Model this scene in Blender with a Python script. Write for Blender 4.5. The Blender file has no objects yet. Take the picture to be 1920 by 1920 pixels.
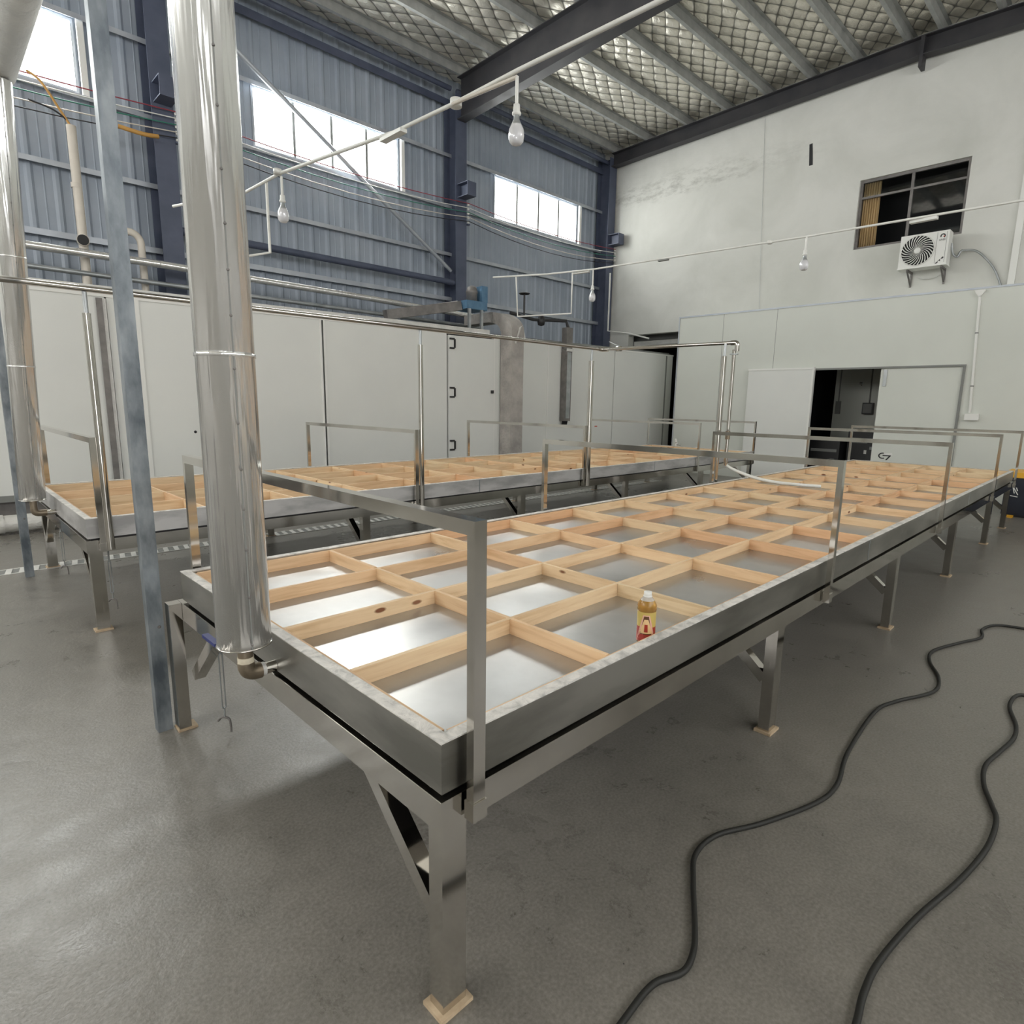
import bpy, math, random
from mathutils import Vector, Matrix
random.seed(7)
C = bpy.context.scene.collection
S = bpy.context.scene

# ------------------------------------------------------------------ camera
cam_d = bpy.data.cameras.new('camera'); cam = bpy.data.objects.new('camera', cam_d); C.objects.link(cam)
cam_d.sensor_width = 36.0; cam_d.lens = 36.0*1129.84/1920.0; cam_d.clip_start = 0.02; cam_d.clip_end = 200
R = Vector((0.71499256, -0.69897006, 0.01504964)); U = Vector((0.11401738, 0.13781494, 0.98387354)); F = Vector((0.68977219, 0.70174632, -0.17823139))
m = Matrix.Identity(4)
for i in range(3):
    m[i][0] = R[i]; m[i][1] = U[i]; m[i][2] = -F[i]
m[0][3], m[1][3], m[2][3] = -0.81237, -1.05613, 1.6
cam.matrix_world = m
S.camera = cam

# ------------------------------------------------------------------ world, light, exposure
S.view_settings.view_transform = 'Standard'; S.view_settings.look = 'None'
S.view_settings.gamma = 1.0; S.view_settings.use_curve_mapping = False
S.view_settings.exposure = 0.14
w = bpy.data.worlds.new('overcast_sky'); S.world = w; w.use_nodes = True
bg = w.node_tree.nodes['Background']; bg.inputs[0].default_value = (0.98, 0.98, 0.97, 1); bg.inputs[1].default_value = 4.0

def area(name, loc, target, sx, sy, power, col=(1, 1, 1)):
    l = bpy.data.lights.new(name, 'AREA'); l.shape = 'RECTANGLE'; l.size = sx; l.size_y = sy; l.energy = power; l.color = col
    o = bpy.data.objects.new(name, l); C.objects.link(o); o.location = loc
    o.rotation_euler = (Vector(target)-Vector(loc)).to_track_quat('-Z', 'Y').to_euler()
    return o
# daylight through the hall windows out of view, plus one added gate light
area('daylight_front_windows', (3.0, -7.75, 5.6), (3.0, 0, 4.6), 14.0, 2.6, 75, (1.0, 0.985, 0.955))
area('daylight_side_windows', (-8.75, 4.0, 5.5), (0, 3.4, 3.6), 8.0, 2.4, 250, (1.0, 0.965, 0.90))
area('added_gate_light', (-4.6, -7.75, 2.3), (-2.0, 0, 2.6), 3.2, 4.2, 18, (1.0, 0.975, 0.94))  # added, unseen gate light; gives the polished pipe jackets bright streaks
for nm, cx, sx in (('daylight_window_2', 5.32, 2.9), ('daylight_window_3', 10.94, 2.95), ('daylight_window_1', -0.1, 2.9), ('daylight_window_4', -5.9, 2.9)):
    area(nm, (cx, 10.40, 6.31), (cx, 6, 4.9), sx, 0.95, 350 if cx < 9 else 170, (1.0, 0.975, 0.93))

# ------------------------------------------------------------------ materials
def mat(name, col, rough=0.5, metal=0.0, spec=0.5):
    M = bpy.data.materials.new(name); M.use_nodes = True
    b = M.node_tree.nodes['Principled BSDF']
    b.inputs['Base Color'].default_value = (*col, 1); b.inputs['Roughness'].default_value = rough
    b.inputs['Metallic'].default_value = metal; b.inputs['Specular IOR Level'].default_value = spec
    return M
def N(M, t, **kw):
    n = M.node_tree.nodes.new(t)
    for k, v in kw.items(): setattr(n, k, v)
    return n
def L(M, a, b): M.node_tree.links.new(a, b)
def bsdf(M): return M.node_tree.nodes['Principled BSDF']
def coords(M, scale=(1, 1, 1)):
    t = N(M, 'ShaderNodeTexCoord'); mp = N(M, 'ShaderNodeMapping'); mp.inputs['Scale'].default_value = scale
    L(M, t.outputs['Object'], mp.inputs['Vector']); return mp.outputs['Vector']
def noise(M, vec, scale, detail=4, rough=0.55, dist=0.0):
    n = N(M, 'ShaderNodeTexNoise'); n.inputs['Scale'].default_value = scale; n.inputs['Detail'].default_value = detail
    n.inputs['Roughness'].default_value = rough; n.inputs['Distortion'].default_value = dist
    L(M, vec, n.inputs['Vector']); return n.outputs['Fac']
def ramp(M, fac, stops):
    r = N(M, 'ShaderNodeValToRGB'); e = r.color_ramp.elements
    while len(e) < len(stops): e.new(0.5)
    for i, (p, c) in enumerate(stops):
        e[i].position = p; e[i].color = (*c, 1) if len(c) == 3 else c
    L(M, fac, r.inputs['Fac']); return r.outputs['Color']
def mp_range(M, fac, a, b, lo=0.3, hi=0.7):
    r = N(M, 'ShaderNodeMapRange'); r.inputs['From Min'].default_value = lo; r.inputs['From Max'].default_value = hi
    r.inputs['To Min'].default_value = a; r.inputs['To Max'].default_value = b
    L(M, fac, r.inputs['Value']); return r.outputs['Result']
def bump(M, h, dist=0.01, strength=1.0):
    b = N(M, 'ShaderNodeBump'); b.inputs['Distance'].default_value = dist; b.inputs['Strength'].default_value = strength
    L(M, h, b.inputs['Height']); L(M, b.outputs['Normal'], bsdf(M).inputs['Normal']); return b
def math_(M, op, a, b=None):
    n = N(M, 'ShaderNodeMath', operation=op)
    for i, v in enumerate((a, b)):
        if v is None: continue
        if isinstance(v, (int, float)): n.inputs[i].default_value = v
        else: L(M, v, n.inputs[i])
    return n.outputs[0]
def mixc(M, fac, a, b, mode='MIX'):
    n = N(M, 'ShaderNodeMix', data_type='RGBA', blend_type=mode)
    if isinstance(fac, (int, float)): n.inputs[0].default_value = fac
    else: L(M, fac, n.inputs[0])
    for k, v in ((6, a), (7, b)):
        if isinstance(v, tuple): n.inputs[k].default_value = (*v, 1)
        else: L(M, v, n.inputs[k])
    return n.outputs[2]
def mottled(name, c1, c2, scale=3, rough=(0.4, 0.6), metal=0.0, stretch=(1, 1, 1), bmp=0.0, detail=6, bscale=None, lo=0.35, hi=0.65):
    M = mat(name, c1, rough[0], metal); v = coords(M, stretch); n = noise(M, v, scale, detail)
    L(M, ramp(M, n, [(lo, c1), (hi, c2)]), bsdf(M).inputs['Base Color'])
    L(M, mp_range(M, n, rough[0], rough[1]), bsdf(M).inputs['Roughness'])
    if bmp: bump(M, noise(M, v, bscale or scale*6, 4), bmp)
    return M

# floor: sealed grey concrete with scuffs, blotches and fine specks
floor_m = mat('sealed_concrete', (0.2, 0.19, 0.175), 0.4)
v = coords(floor_m); big = noise(floor_m, v, 0.7, 5, 0.6, 0.6); mid = noise(floor_m, v, 6, 8, 0.7, 0.4); fine = noise(floor_m, v, 90, 3)
c = ramp(floor_m, big, [(0.3, (0.105, 0.096, 0.082)), (0.7, (0.225, 0.206, 0.177))])
c = mixc(floor_m, 0.5, c, ramp(floor_m, mid, [(0.3, (0.125, 0.114, 0.096)), (0.7, (0.27, 0.248, 0.214))]))
c = mixc(floor_m, 0.35, c, ramp(floor_m, fine, [(0.3, (0.12, 0.115, 0.10)), (0.7, (0.33, 0.32, 0.30))]))
vo = N(floor_m, 'ShaderNodeTexVoronoi'); vo.inputs['Scale'].default_value = 9; L(floor_m, v, vo.inputs['Vector'])
spk = ramp(floor_m, vo.outputs['Distance'], [(0.018, (1, 1, 1)), (0.028, (0, 0, 0))])
spm = math_(floor_m, 'MULTIPLY', spk, mp_range(floor_m, noise(floor_m, v, 2.3, 2), 0, 1, 0.5, 0.56))
c = mixc(floor_m, spm, c, (0.05, 0.045, 0.04))
L(floor_m, c, bsdf(floor_m).inputs['Base Color'])
L(floor_m, mp_range(floor_m, math_(floor_m, 'ADD', math_(floor_m, 'MULTIPLY', mid, 0.5), math_(floor_m, 'MULTIPLY', big, 0.5)), 0.20, 0.46), bsdf(floor_m).inputs['Roughness'])
bump(floor_m, math_(floor_m, 'ADD', mid, math_(floor_m, 'MULTIPLY', fine, 0.15)), 0.006, 0.6)

clad_m = mottled('blue_grey_cladding', (0.29, 0.335, 0.40), (0.36, 0.405, 0.47), 1.2, (0.42, 0.55))
plaster_m = mat('white_plaster', (0.78, 0.78, 0.74), 0.85)
v = coords(plaster_m); a = noise(plaster_m, v, 0.6, 6, 0.6, 0.5)
c = ramp(plaster_m, a, [(0.3, (0.58, 0.585, 0.545)), (0.65, (0.70, 0.70, 0.665))])
# grey damp band along the old ceiling line, with a ragged lower edge
sx = N(plaster_m, 'ShaderNodeSeparateXYZ'); L(plaster_m, v, sx.inputs[0])
zz = math_(plaster_m, 'ADD', sx.outputs[2], math_(plaster_m, 'MULTIPLY', noise(plaster_m, v, 2.2, 7, 0.7), 0.55))
band = ramp(plaster_m, mp_range(plaster_m, zz, 0, 1, 6.6, 8.4), [(0.25, (0, 0, 0)), (0.36, (1, 1, 1)), (0.5, (0.8, 0.8, 0.8)), (0.62, (0.1, 0.1, 0.1))])
side = mp_range(plaster_m, sx.outputs[1], 0.05, 0.8, 4.0, 7.5)
spots = mp_range(plaster_m, noise(plaster_m, coords(plaster_m, (1, 1, 3)), 3.0, 8, 0.75), 0.0, 1.0, 0.45, 0.62)
bf = math_(plaster_m, 'MULTIPLY', math_(plaster_m, 'MULTIPLY', band, side), spots)
c = mixc(plaster_m, bf, c, (0.40, 0.40, 0.37))
L(plaster_m, c, bsdf(plaster_m).inputs['Base Color']); bump(plaster_m, noise(plaster_m, v, 8, 6), 0.008, 0.5)

panel_m = mottled('grey_white_panel', (0.72, 0.73, 0.705), (0.76, 0.77, 0.74), 0.8, (0.42, 0.5))
parti_m = mottled('grey_green_panel', (0.64, 0.66, 0.61), (0.68, 0.70, 0.65), 0.8, (0.5, 0.6))
white_m = mat('white_paint', (0.8, 0.8, 0.77), 0.45)
pvc_m = mottled('white_plastic', (0.72, 0.72, 0.68), (0.8, 0.8, 0.77), 4, (0.4, 0.5))
cream_m = mottled('cream_plastic', (0.62, 0.57, 0.50), (0.70, 0.65, 0.58), 3, (0.4, 0.5))
navy_m = mottled('dark_navy_steel', (0.065, 0.08, 0.125), (0.095, 0.11, 0.165), 3, (0.45, 0.6))
raft_m = mottled('dark_brown_steel', (0.030, 0.030, 0.036), (0.05, 0.048, 0.052), 3, (0.5, 0.65))
galv_m = mottled('galvanised_steel', (0.34, 0.36, 0.37), (0.5, 0.52, 0.53), 5, (0.35, 0.5), 0.7)
purl_m = mottled('purlin_steel', (0.34, 0.35, 0.34), (0.46, 0.47, 0.455), 5, (0.45, 0.6), 0.3)
post_m = mottled('stained_galvanised_steel', (0.10, 0.12, 0.14), (0.30, 0.33, 0.355), 11, (0.35, 0.55), 0.45, (1, 1, 0.4), detail=8)
girt_m = mottled('girt_steel', (0.40, 0.43, 0.48), (0.5, 0.53, 0.57), 3, (0.4, 0.5), 0.4)
steel_m = mottled('polished_steel', (0.52, 0.495, 0.46), (0.66, 0.64, 0.60), 2.5, (0.05, 0.14), 1.0)
side_m = mottled('brushed_steel', (0.26, 0.255, 0.235), (0.46, 0.45, 0.42), 2.2, (0.30, 0.48), 1.0, (0.5, 0.5, 2), detail=9, lo=0.38, hi=0.6)
plate_m = mottled('tank_floor_steel', (0.40, 0.40, 0.395), (0.60, 0.60, 0.595), 1.9, (0.24, 0.46), 0.85, (1, 1, 1), detail=9)
jack_m = mat('aluminium_jacket', (0.80, 0.80, 0.79), 0.2, 0.8)
v = coords(jack_m, (1, 1, 0.06)); n = noise(jack_m, v, 16, 3); bump(jack_m, n, 0.02, 0.8)
L(jack_m, ramp(jack_m, noise(jack_m, v, 3, 6), [(0.3, (0.78, 0.78, 0.77)), (0.7, (0.93, 0.93, 0.92))]), bsdf(jack_m).inputs['Base Color'])
rim_m = mat('sealant_smeared_rim', (0.6, 0.6, 0.58), 0.5)
v = coords(rim_m); n = noise(rim_m, v, 14, 8, 0.7, 0.8)
L(rim_m, ramp(rim_m, n, [(0.36, (0.40, 0.39, 0.37)), (0.46, (0.58, 0.56, 0.53)), (0.60, (0.74, 0.71, 0.67))]), bsdf(rim_m).inputs['Base Color']); bump(rim_m, n, 0.004)
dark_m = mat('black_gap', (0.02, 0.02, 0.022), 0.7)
black_m = mat('black_plastic', (0.018, 0.018, 0.02), 0.45)
rubber_m = mat('black_rubber', (0.016, 0.016, 0.014), 0.6)
tan_m = mottled('tan_foot_plate', (0.42, 0.31, 0.20), (0.56, 0.44, 0.30), 20, (0.6, 0.8))
brass_m = mottled('tarnished_brass', (0.20, 0.165, 0.12), (0.34, 0.28, 0.21), 12, (0.35, 0.5), 0.8)
tape_m = mottled('cream_thread_tape', (0.55, 0.48, 0.36), (0.66, 0.60, 0.48), 30, (0.7, 0.8))
blue_m = mat('blue_grip', (0.02, 0.03, 0.16), 0.4)
bluem_m = mottled('blue_machine_paint', (0.07, 0.16, 0.27), (0.11, 0.22, 0.34), 8, (0.5, 0.6))
lag_m = mottled('plastered_lagging', (0.34, 0.32, 0.30), (0.50, 0.47, 0.44), 3.5, (0.8, 0.9), 0, bmp=0.02, detail=8)
lagw_m = mottled('pale_lagging', (0.60, 0.60, 0.58), (0.75, 0.74, 0.71), 4, (0.4, 0.6), 0.2, bmp=0.01)
brown_m = mottled('dull_brown_steel', (0.16, 0.15, 0.145), (0.26, 0.245, 0.235), 5, (0.5, 0.65), 0.4)
yellow_m = mat('yellow_paint', (0.80, 0.42, 0.03), 0.5)
binn_m = mottled('dark_navy_plastic', (0.010, 0.013, 0.024), (0.02, 0.024, 0.038), 4, (0.45, 0.6))
red_m = mat('red_mark', (0.5, 0.06, 0.03), 0.5)
curt_m = mottled('ochre_curtain', (0.42, 0.29, 0.14), (0.58, 0.42, 0.22), 5, (0.8, 0.9), 0, (4, 4, 0.4))
green_m = mat('faded_green_cloth', (0.10, 0.13, 0.10), 0.8)
orange_m = mat('orange_cable', (0.55, 0.30, 0.08), 0.5)
redc_m = mat('red_cable', (0.30, 0.04, 0.06), 0.5)
teal_m = mat('green_cable', (0.03, 0.20, 0.14), 0.5)
grey_m = mat('mid_grey_paint', (0.22, 0.225, 0.215), 0.6)
bulb_m = mat('frosted_bulb_glass', (0.75, 0.75, 0.78), 0.2); bsdf(bulb_m).inputs['Transmission Weight'].default_value = 0.25
glass_m = bpy.data.materials.new('clear_glass'); glass_m.use_nodes = True
nt = glass_m.node_tree; nt.nodes.remove(nt.nodes['Principled BSDF'])
tr = nt.nodes.new('ShaderNodeBsdfTransparent'); tr.inputs[0].default_value = (0.95, 0.97, 0.97, 1); gl = nt.nodes.new('ShaderNodeBsdfGlossy'); gl.inputs['Roughness'].default_value = 0.03
mx = nt.nodes.new('ShaderNodeMixShader'); mx.inputs[0].default_value = 0.05
nt.links.new(tr.outputs[0], mx.inputs[1]); nt.links.new(gl.outputs[0], mx.inputs[2]); nt.links.new(mx.outputs[0], nt.nodes['Material Output'].inputs[0])
dglass_m = mat('dark_window_glass', (0.012, 0.014, 0.013), 0.12)

# quilted foil insulation
foil_m = mat('quilted_foil', (0.52, 0.51, 0.47), 0.38, 0.65)
v = coords(foil_m); sx = N(foil_m, 'ShaderNodeSeparateXYZ'); L(foil_m, v, sx.inputs[0])
wob = math_(foil_m, 'MULTIPLY', noise(foil_m, v, 1.3, 2), 1.3)
uu = math_(foil_m, 'ADD', math_(foil_m, 'ADD', math_(foil_m, 'MULTIPLY', sx.outputs[0], 6.6), math_(foil_m, 'MULTIPLY', sx.outputs[1], 11.0)), wob)
vv = math_(foil_m, 'ADD', math_(foil_m, 'SUBTRACT', math_(foil_m, 'MULTIPLY', sx.outputs[0], 6.6), math_(foil_m, 'MULTIPLY', sx.outputs[1], 11.0)), wob)
h = math_(foil_m, 'MULTIPLY', math_(foil_m, 'POWER', math_(foil_m, 'ABSOLUTE', math_(foil_m, 'SINE', uu)), 0.5), math_(foil_m, 'POWER', math_(foil_m, 'ABSOLUTE', math_(foil_m, 'SINE', vv)), 0.5))
hn = math_(foil_m, 'ADD', h, math_(foil_m, 'MULTIPLY', noise(foil_m, coords(foil_m, (1, 2, 1)), 7, 5, 0.6, 1.0), 0.55))
bump(foil_m, hn, 0.045, 1.0)
L(foil_m, ramp(foil_m, h, [(0.12, (0.22, 0.21, 0.18)), (0.45, (0.92, 0.88, 0.78))]), bsdf(foil_m).inputs['Base Color'])

# pine boards; the grain runs along the board
def wood(name, axis):
    M = mat(name, (0.72, 0.52, 0.33), 0.6); st = [9, 9, 9]; st[axis] = 0.7
    oi = N(M, 'ShaderNodeObjectInfo'); t = N(M, 'ShaderNodeTexCoord'); mp = N(M, 'ShaderNodeMapping'); mp.inputs['Scale'].default_value = st
    cb = N(M, 'ShaderNodeCombineXYZ'); rr = math_(M, 'MULTIPLY', oi.outputs['Random'], 37.0)
    for k in range(3): L(M, rr, cb.inputs[k])
    va = N(M, 'ShaderNodeVectorMath', operation='ADD'); L(M, t.outputs['Object'], va.inputs[0]); L(M, cb.outputs[0], va.inputs[1]); L(M, va.outputs[0], mp.inputs['Vector'])
    g = noise(M, mp.outputs[0], 3.2, 5, 0.6, 0.6)
    c1 = ramp(M, g, [(0.3, (0.62, 0.44, 0.29)), (0.5, (0.76, 0.58, 0.42)), (0.7, (0.83, 0.67, 0.50))])
    tint = ramp(M, oi.outputs['Random'], [(0.0, (0.93, 0.72, 0.55)), (0.3, (1.0, 0.96, 0.82)), (0.6, (0.96, 0.84, 0.68)), (1.0, (0.96, 0.98, 0.86))])
    c1 = mixc(M, 1.0, c1, tint, 'MULTIPLY')
    vo = N(M, 'ShaderNodeTexVoronoi'); vo.inputs['Scale'].default_value = 1.0
    mp2 = N(M, 'ShaderNodeMapping'); s2 = [13, 13, 13]; s2[axis] = 5.0; mp2.inputs['Scale'].default_value = s2; L(M, va.outputs[0], mp2.inputs['Vector']); L(M, mp2.outputs[0], vo.inputs['Vector'])
    kn = ramp(M, vo.outputs['Distance'], [(0.10, (1, 1, 1)), (0.16, (0, 0, 0))])
    kk = math_(M, 'MULTIPLY', kn, mp_range(M, vo.outputs['Color'], 0, 1, 0.72, 0.74))
    c1 = mixc(M, kk, c1, (0.20, 0.075, 0.03))
    L(M, c1, bsdf(M).inputs['Base Color']); bump(M, g, 0.002, 0.4); return M
woodx = wood('pine_along', 0); woody = wood('pine_across', 1)

# ------------------------------------------------------------------ mesh builder
BASE = {}
def tag(o, label=None, cat=None, group=None, kind=None):
    if label: o['label'] = label
    if cat: o['category'] = cat
    if group: o['group'] = group
    if kind: o['kind'] = kind
    return o
def thing(name, loc, label, cat, group=None):
    o = bpy.data.objects.new(name, None); C.objects.link(o); o.location = loc; o.empty_display_size = 0.1
    BASE[o] = Vector(loc); return tag(o, label, cat, group)
class MB:
    def __init__(s): s.v = []; s.f = []; s.sm = []
    def face(s, pts, smooth=False):
        b = len(s.v); s.v += [tuple(p) for p in pts]; s.f.append(tuple(range(b, b+len(pts)))); s.sm.append(smooth); return s
    def box(s, x0, x1, y0, y1, z0, z1):
        b = len(s.v); s.v += [(x, y, z) for x in (x0, x1) for y in (y0, y1) for z in (z0, z1)]
        for q in ((0, 1, 3, 2), (4, 6, 7, 5), (0, 4, 5, 1), (2, 3, 7, 6), (0, 2, 6, 4), (1, 5, 7, 3)):
            s.f.append(tuple(b+i for i in q)); s.sm.append(False)
        return s
    def bar(s, p0, p1, wd, ht, up=(0, 0, 1)):
        p0, p1 = Vector(p0), Vector(p1); d = (p1-p0).normalized(); up = Vector(up)
        sd = d.cross(up)
        if sd.length < 1e-4: sd = d.cross(Vector((1, 0, 0)))
        sd.normalize(); u = sd.cross(d).normalized(); b = len(s.v)
        for p in (p0, p1):
            for a, c_ in ((-1, -1), (1, -1), (1, 1), (-1, 1)): s.v.append(tuple(p+sd*a*wd/2+u*c_*ht/2))
        for q in ((3, 2, 1, 0), (4, 5, 6, 7), (0, 1, 5, 4), (1, 2, 6, 5), (2, 3, 7, 6), (3, 0, 4, 7)):
            s.f.append(tuple(b+i for i in q)); s.sm.append(False)
        return s
    def tube(s, pts, r, n=12, caps=True):
        pts = [Vector(p) for p in pts]; rs = r if isinstance(r, (list, tuple)) else [r]*len(pts)
        t = [(pts[min(i+1, len(pts)-1)]-pts[max(i-1, 0)]).normalized() for i in range(len(pts))]
        a = t[0].orthogonal().normalized(); b = len(s.v)
        for i, p in enumerate(pts):
            a = (a-t[i]*a.dot(t[i])).normalized(); c_ = t[i].cross(a)
            for k in range(n):
                an = 2*math.pi*k/n; s.v.append(tuple(p+(a*math.cos(an)+c_*math.sin(an))*rs[i]))
        for i in range(len(pts)-1):
            for k in range(n):
                k2 = (k+1) % n; s.f.append((b+i*n+k, b+i*n+k2, b+(i+1)*n+k2, b+(i+1)*n+k)); s.sm.append(True)
        if caps:
            s.face([s.v[b+k] for k in range(n)][::-1]); e = b+(len(pts)-1)*n; s.face([s.v[e+k] for k in range(n)])
        return s
    def lathe(s, o, prof, n=24, axis=(0, 0, 1)):
        o = Vector(o); ax = Vector(axis).normalized(); a = ax.orthogonal().normalized()
        if abs(ax.z) > 0.99: a = Vector((1, 0, 0))
        c_ = ax.cross(a); b = len(s.v)
        for (r, z) in prof:
            for k in range(n):
                an = 2*math.pi*k/n; s.v.append(tuple(o+ax*z+(a*math.cos(an)+c_*math.sin(an))*r))
        for i in range(len(prof)-1):
            for k in range(n):
                k2 = (k+1) % n; s.f.append((b+i*n+k, b+i*n+k2, b+(i+1)*n+k2, b+(i+1)*n+k)); s.sm.append(True)
        return s
    def prism(s, poly, fn, d0, d1):
        a = [fn(p, d0) for p in poly]; c_ = [fn(p, d1) for p in poly]; n = len(poly)
        s.face(a[::-1]); s.face(c_)
        for i in range(n): s.face([a[i], a[(i+1) % n], c_[(i+1) % n], c_[i]])
        return s
    def build(s, name, material, parent=None, **tg):
        off = BASE.get(parent, Vector((0, 0, 0)))
        me = bpy.data.meshes.new(name); me.from_pydata([tuple(Vector(p)-off) for p in s.v], [], s.f)
        me.polygons.foreach_set('use_smooth', s.sm); me.materials.append(material); me.update()
        o = bpy.data.objects.new(name, me); C.objects.link(o)
        if parent: o.parent = parent; BASE[o] = off
        if tg: tag(o, **tg)
        return o
def B(*a): return MB().box(*a)
def T(pts, r, n=12): return MB().tube(pts, r, n)
def spline(P, k=8):
    P = [Vector(p) for p in P]; out = []
    for i in range(len(P)-1):
        a, b, c_, d = P[max(i-1, 0)], P[i], P[i+1], P[min(i+2, len(P)-1)]
        for j in range(k):
            t = j/k; out.append(0.5*((2*b)+(c_-a)*t+(2*a-5*b+4*c_-d)*t*t+(3*b-a-3*c_+d)*t**3))
    out.append(P[-1]); return out
def elbow(p0, corner, p1, r, k=8):
    p0, c_, p1 = Vector(p0), Vector(corner), Vector(p1); a = c_+(p0-c_).normalized()*r; b = c_+(p1-c_).normalized()*r
    return [a.lerp(c_, t/k).lerp(c_.lerp(b, t/k), t/k) for t in range(k+1)]
def struct(o, label=None):
    o['kind'] = 'structure'
    if label: o['label'] = label
    return o

# ================================================================== THE HALL
X0, X1, Y0, Y1 = -9.0, 13.6, -8.0, 10.15
struct(B(X0-0.2, 18.2, Y0-0.2, Y1+0.8, -0.2, 0).build('floor', floor_m), 'smooth scuffed grey concrete floor')
def zb(y): return 8.40-0.028*abs(y-2.65)          # underside of the purlins
mb = MB()
for a, b in ((Y0-0.2, 2.65), (2.65, Y1+0.2)):
    mb.prism([(a, zb(a)+0.165), (b, zb(b)+0.165), (b, zb(b)+0.23), (a, zb(a)+0.23)], lambda p, d: (d, p[0], p[1]), X0-0.2, 18.2)
struct(mb.build('ceiling', foil_m), 'quilted silver foil insulation under the roof sheets')

# ---- back wall: ribbed cladding with three high window openings
WZ0, WZ1 = 5.84, 6.80
wins = [(-1.55, 1.39), (3.85, 6.79), (9.43, 12.45), (-7.4, -4.4)]
def ribbed(mb, xa, xb, za, zb_):
    prof = []; x = math.floor(xa/0.32)*0.32
    while x < xb+0.32:
        prof += [(x, 0), (x+0.035, -0.028), (x+0.075, -0.028), (x+0.11, 0), (x+0.205, 0), (x+0.212, -0.007), (x+0.222, -0.007), (x+0.229, 0)]; x += 0.32
    pp = [(xa, 0)]+[q for q in prof if xa < q[0] < xb]+[(xb, 0)]
    n = len(pp)
    for i in range(n-1):
        (a, ya), (b, yb) = pp[i], pp[i+1]
        mb.face([(a, Y1+ya, za), (b, Y1+yb, za), (b, Y1+yb, zb_), (a, Y1+ya, zb_)])
        for z in (za, zb_): mb.face([(a, Y1+ya, z), (b, Y1+yb, z), (b, Y1+0.07, z), (a, Y1+0.07, z)])
    mb.face([(xa, Y1+0.07, za), (xa, Y1+0.07, zb_), (xb, Y1+0.07, zb_), (xb, Y1+0.07, za)])
    for x in (xa, xb): mb.face([(x, Y1, za), (x, Y1, zb_), (x, Y1+0.07, zb_), (x, Y1+0.07, za)])
mb = MB(); ribbed(mb, X0, 18, 0, WZ0); ribbed(mb, X0, 18, WZ1, 8.6)
e = X0
for a, b in sorted(wins): ribbed(mb, e, a, WZ0, WZ1); e = b
ribbed(mb, e, 18, WZ0, WZ1)
struct(mb.build('wall_back', clad_m), 'blue-grey ribbed metal cladding wall')
for i, (a, b) in enumerate(wins):
    w_ = struct(MB().box(a, b, Y1-0.02, Y1+0.06, WZ1-0.035, WZ1).box(a, b, Y1-0.02, Y1+0.06, WZ0, WZ0+0.035).box(a, a+0.035, Y1-0.02, Y1+0.06, WZ0+0.035, WZ1-0.035).box(b-0.035, b, Y1-0.02, Y1+0.06, WZ0+0.035, WZ1-0.035).build('window_%d' % (i+1 if i < 3 else 5), girt_m))
    w_['label'] = 'high daylight window in the cladding wall'
    BASE[w_] = Vector((0, 0, 0))
    for k in range(1, 4):
        x = a+(b-a)*k/4; B(x-0.024, x+0.024, Y1-0.03, Y1+0.05, WZ0+0.035, WZ1-0.035).build('mullion', grey_m, w_)
    for k in range(4):
        x = a+(b-a)*k/4+0.012; B(max(x, a+0.035), min(x+(b-a)/4-0.024, b-0.035), Y1+0.02, Y1+0.026, WZ0+0.035, WZ1-0.035).build('pane', glass_m, w_)
# steel flashing standing beside each window
tn = 1
for a, b in wins[1:3]+wins[:1]:
    struct(B(b+0.03, b+0.11, Y1-0.09, Y1-0.03, WZ0-0.02, WZ1+0.0).build('trim_%d' % tn, white_m)); tn += 1

# ---- end wall: white plaster, with window opening and tunnel opening
WY0, WY1_, WZa, WZb = 1.70, 3.56, 4.85, 6.19
OY0, OY1, OZ = 7.50, 9.10, 3.49
mb = MB(); xa, xb = X1, X1+0.25
def seg(y0, y1, z0, z1): mb.box(xa, xb, y0, y1, z0, z1)
seg(Y0, WY0, 3.0, 8.8); seg(WY0, WY1_, 3.0, WZa); seg(WY0, WY1_, WZb, 8.8); seg(WY1_, OY0, 3.0, 8.8)
seg(OY0, OY1, OZ, 8.8); seg(OY1, Y1, 0, 8.8); seg(6.9, OY0, 0, 3.0)
seg(Y0, 1.19, 0, 3.0)
struct(mb.build('wall_right', plaster_m), 'white plastered gable wall with grey damp staining')
struct(B(X0-0.2, X0, Y0, -0.1, 0, 8.8).box(X0-0.2, X0, 8.1, Y1, 0, 8.8).box(X0-0.2, X0, -0.1, 8.1, 0, 4.2).box(X0-0.2, X0, -0.1, 8.1, 6.8, 8.8).build('wall_left', plaster_m))
struct(B(X0, -6.3, Y0-0.2, Y0, 0, 4.1).box(-2.9, 18, Y0-0.2, Y0, 0, 4.1).box(X0, 18, Y0-0.2, Y0, 7.1, 8.8).box(X0, -4.2, Y0-0.2, Y0, 4.1, 7.1).box(10.2, 18, Y0-0.2, Y0, 4.1, 7.1).build('wall_front', plaster_m))  # the low opening is the added gate, made for its light
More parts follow.
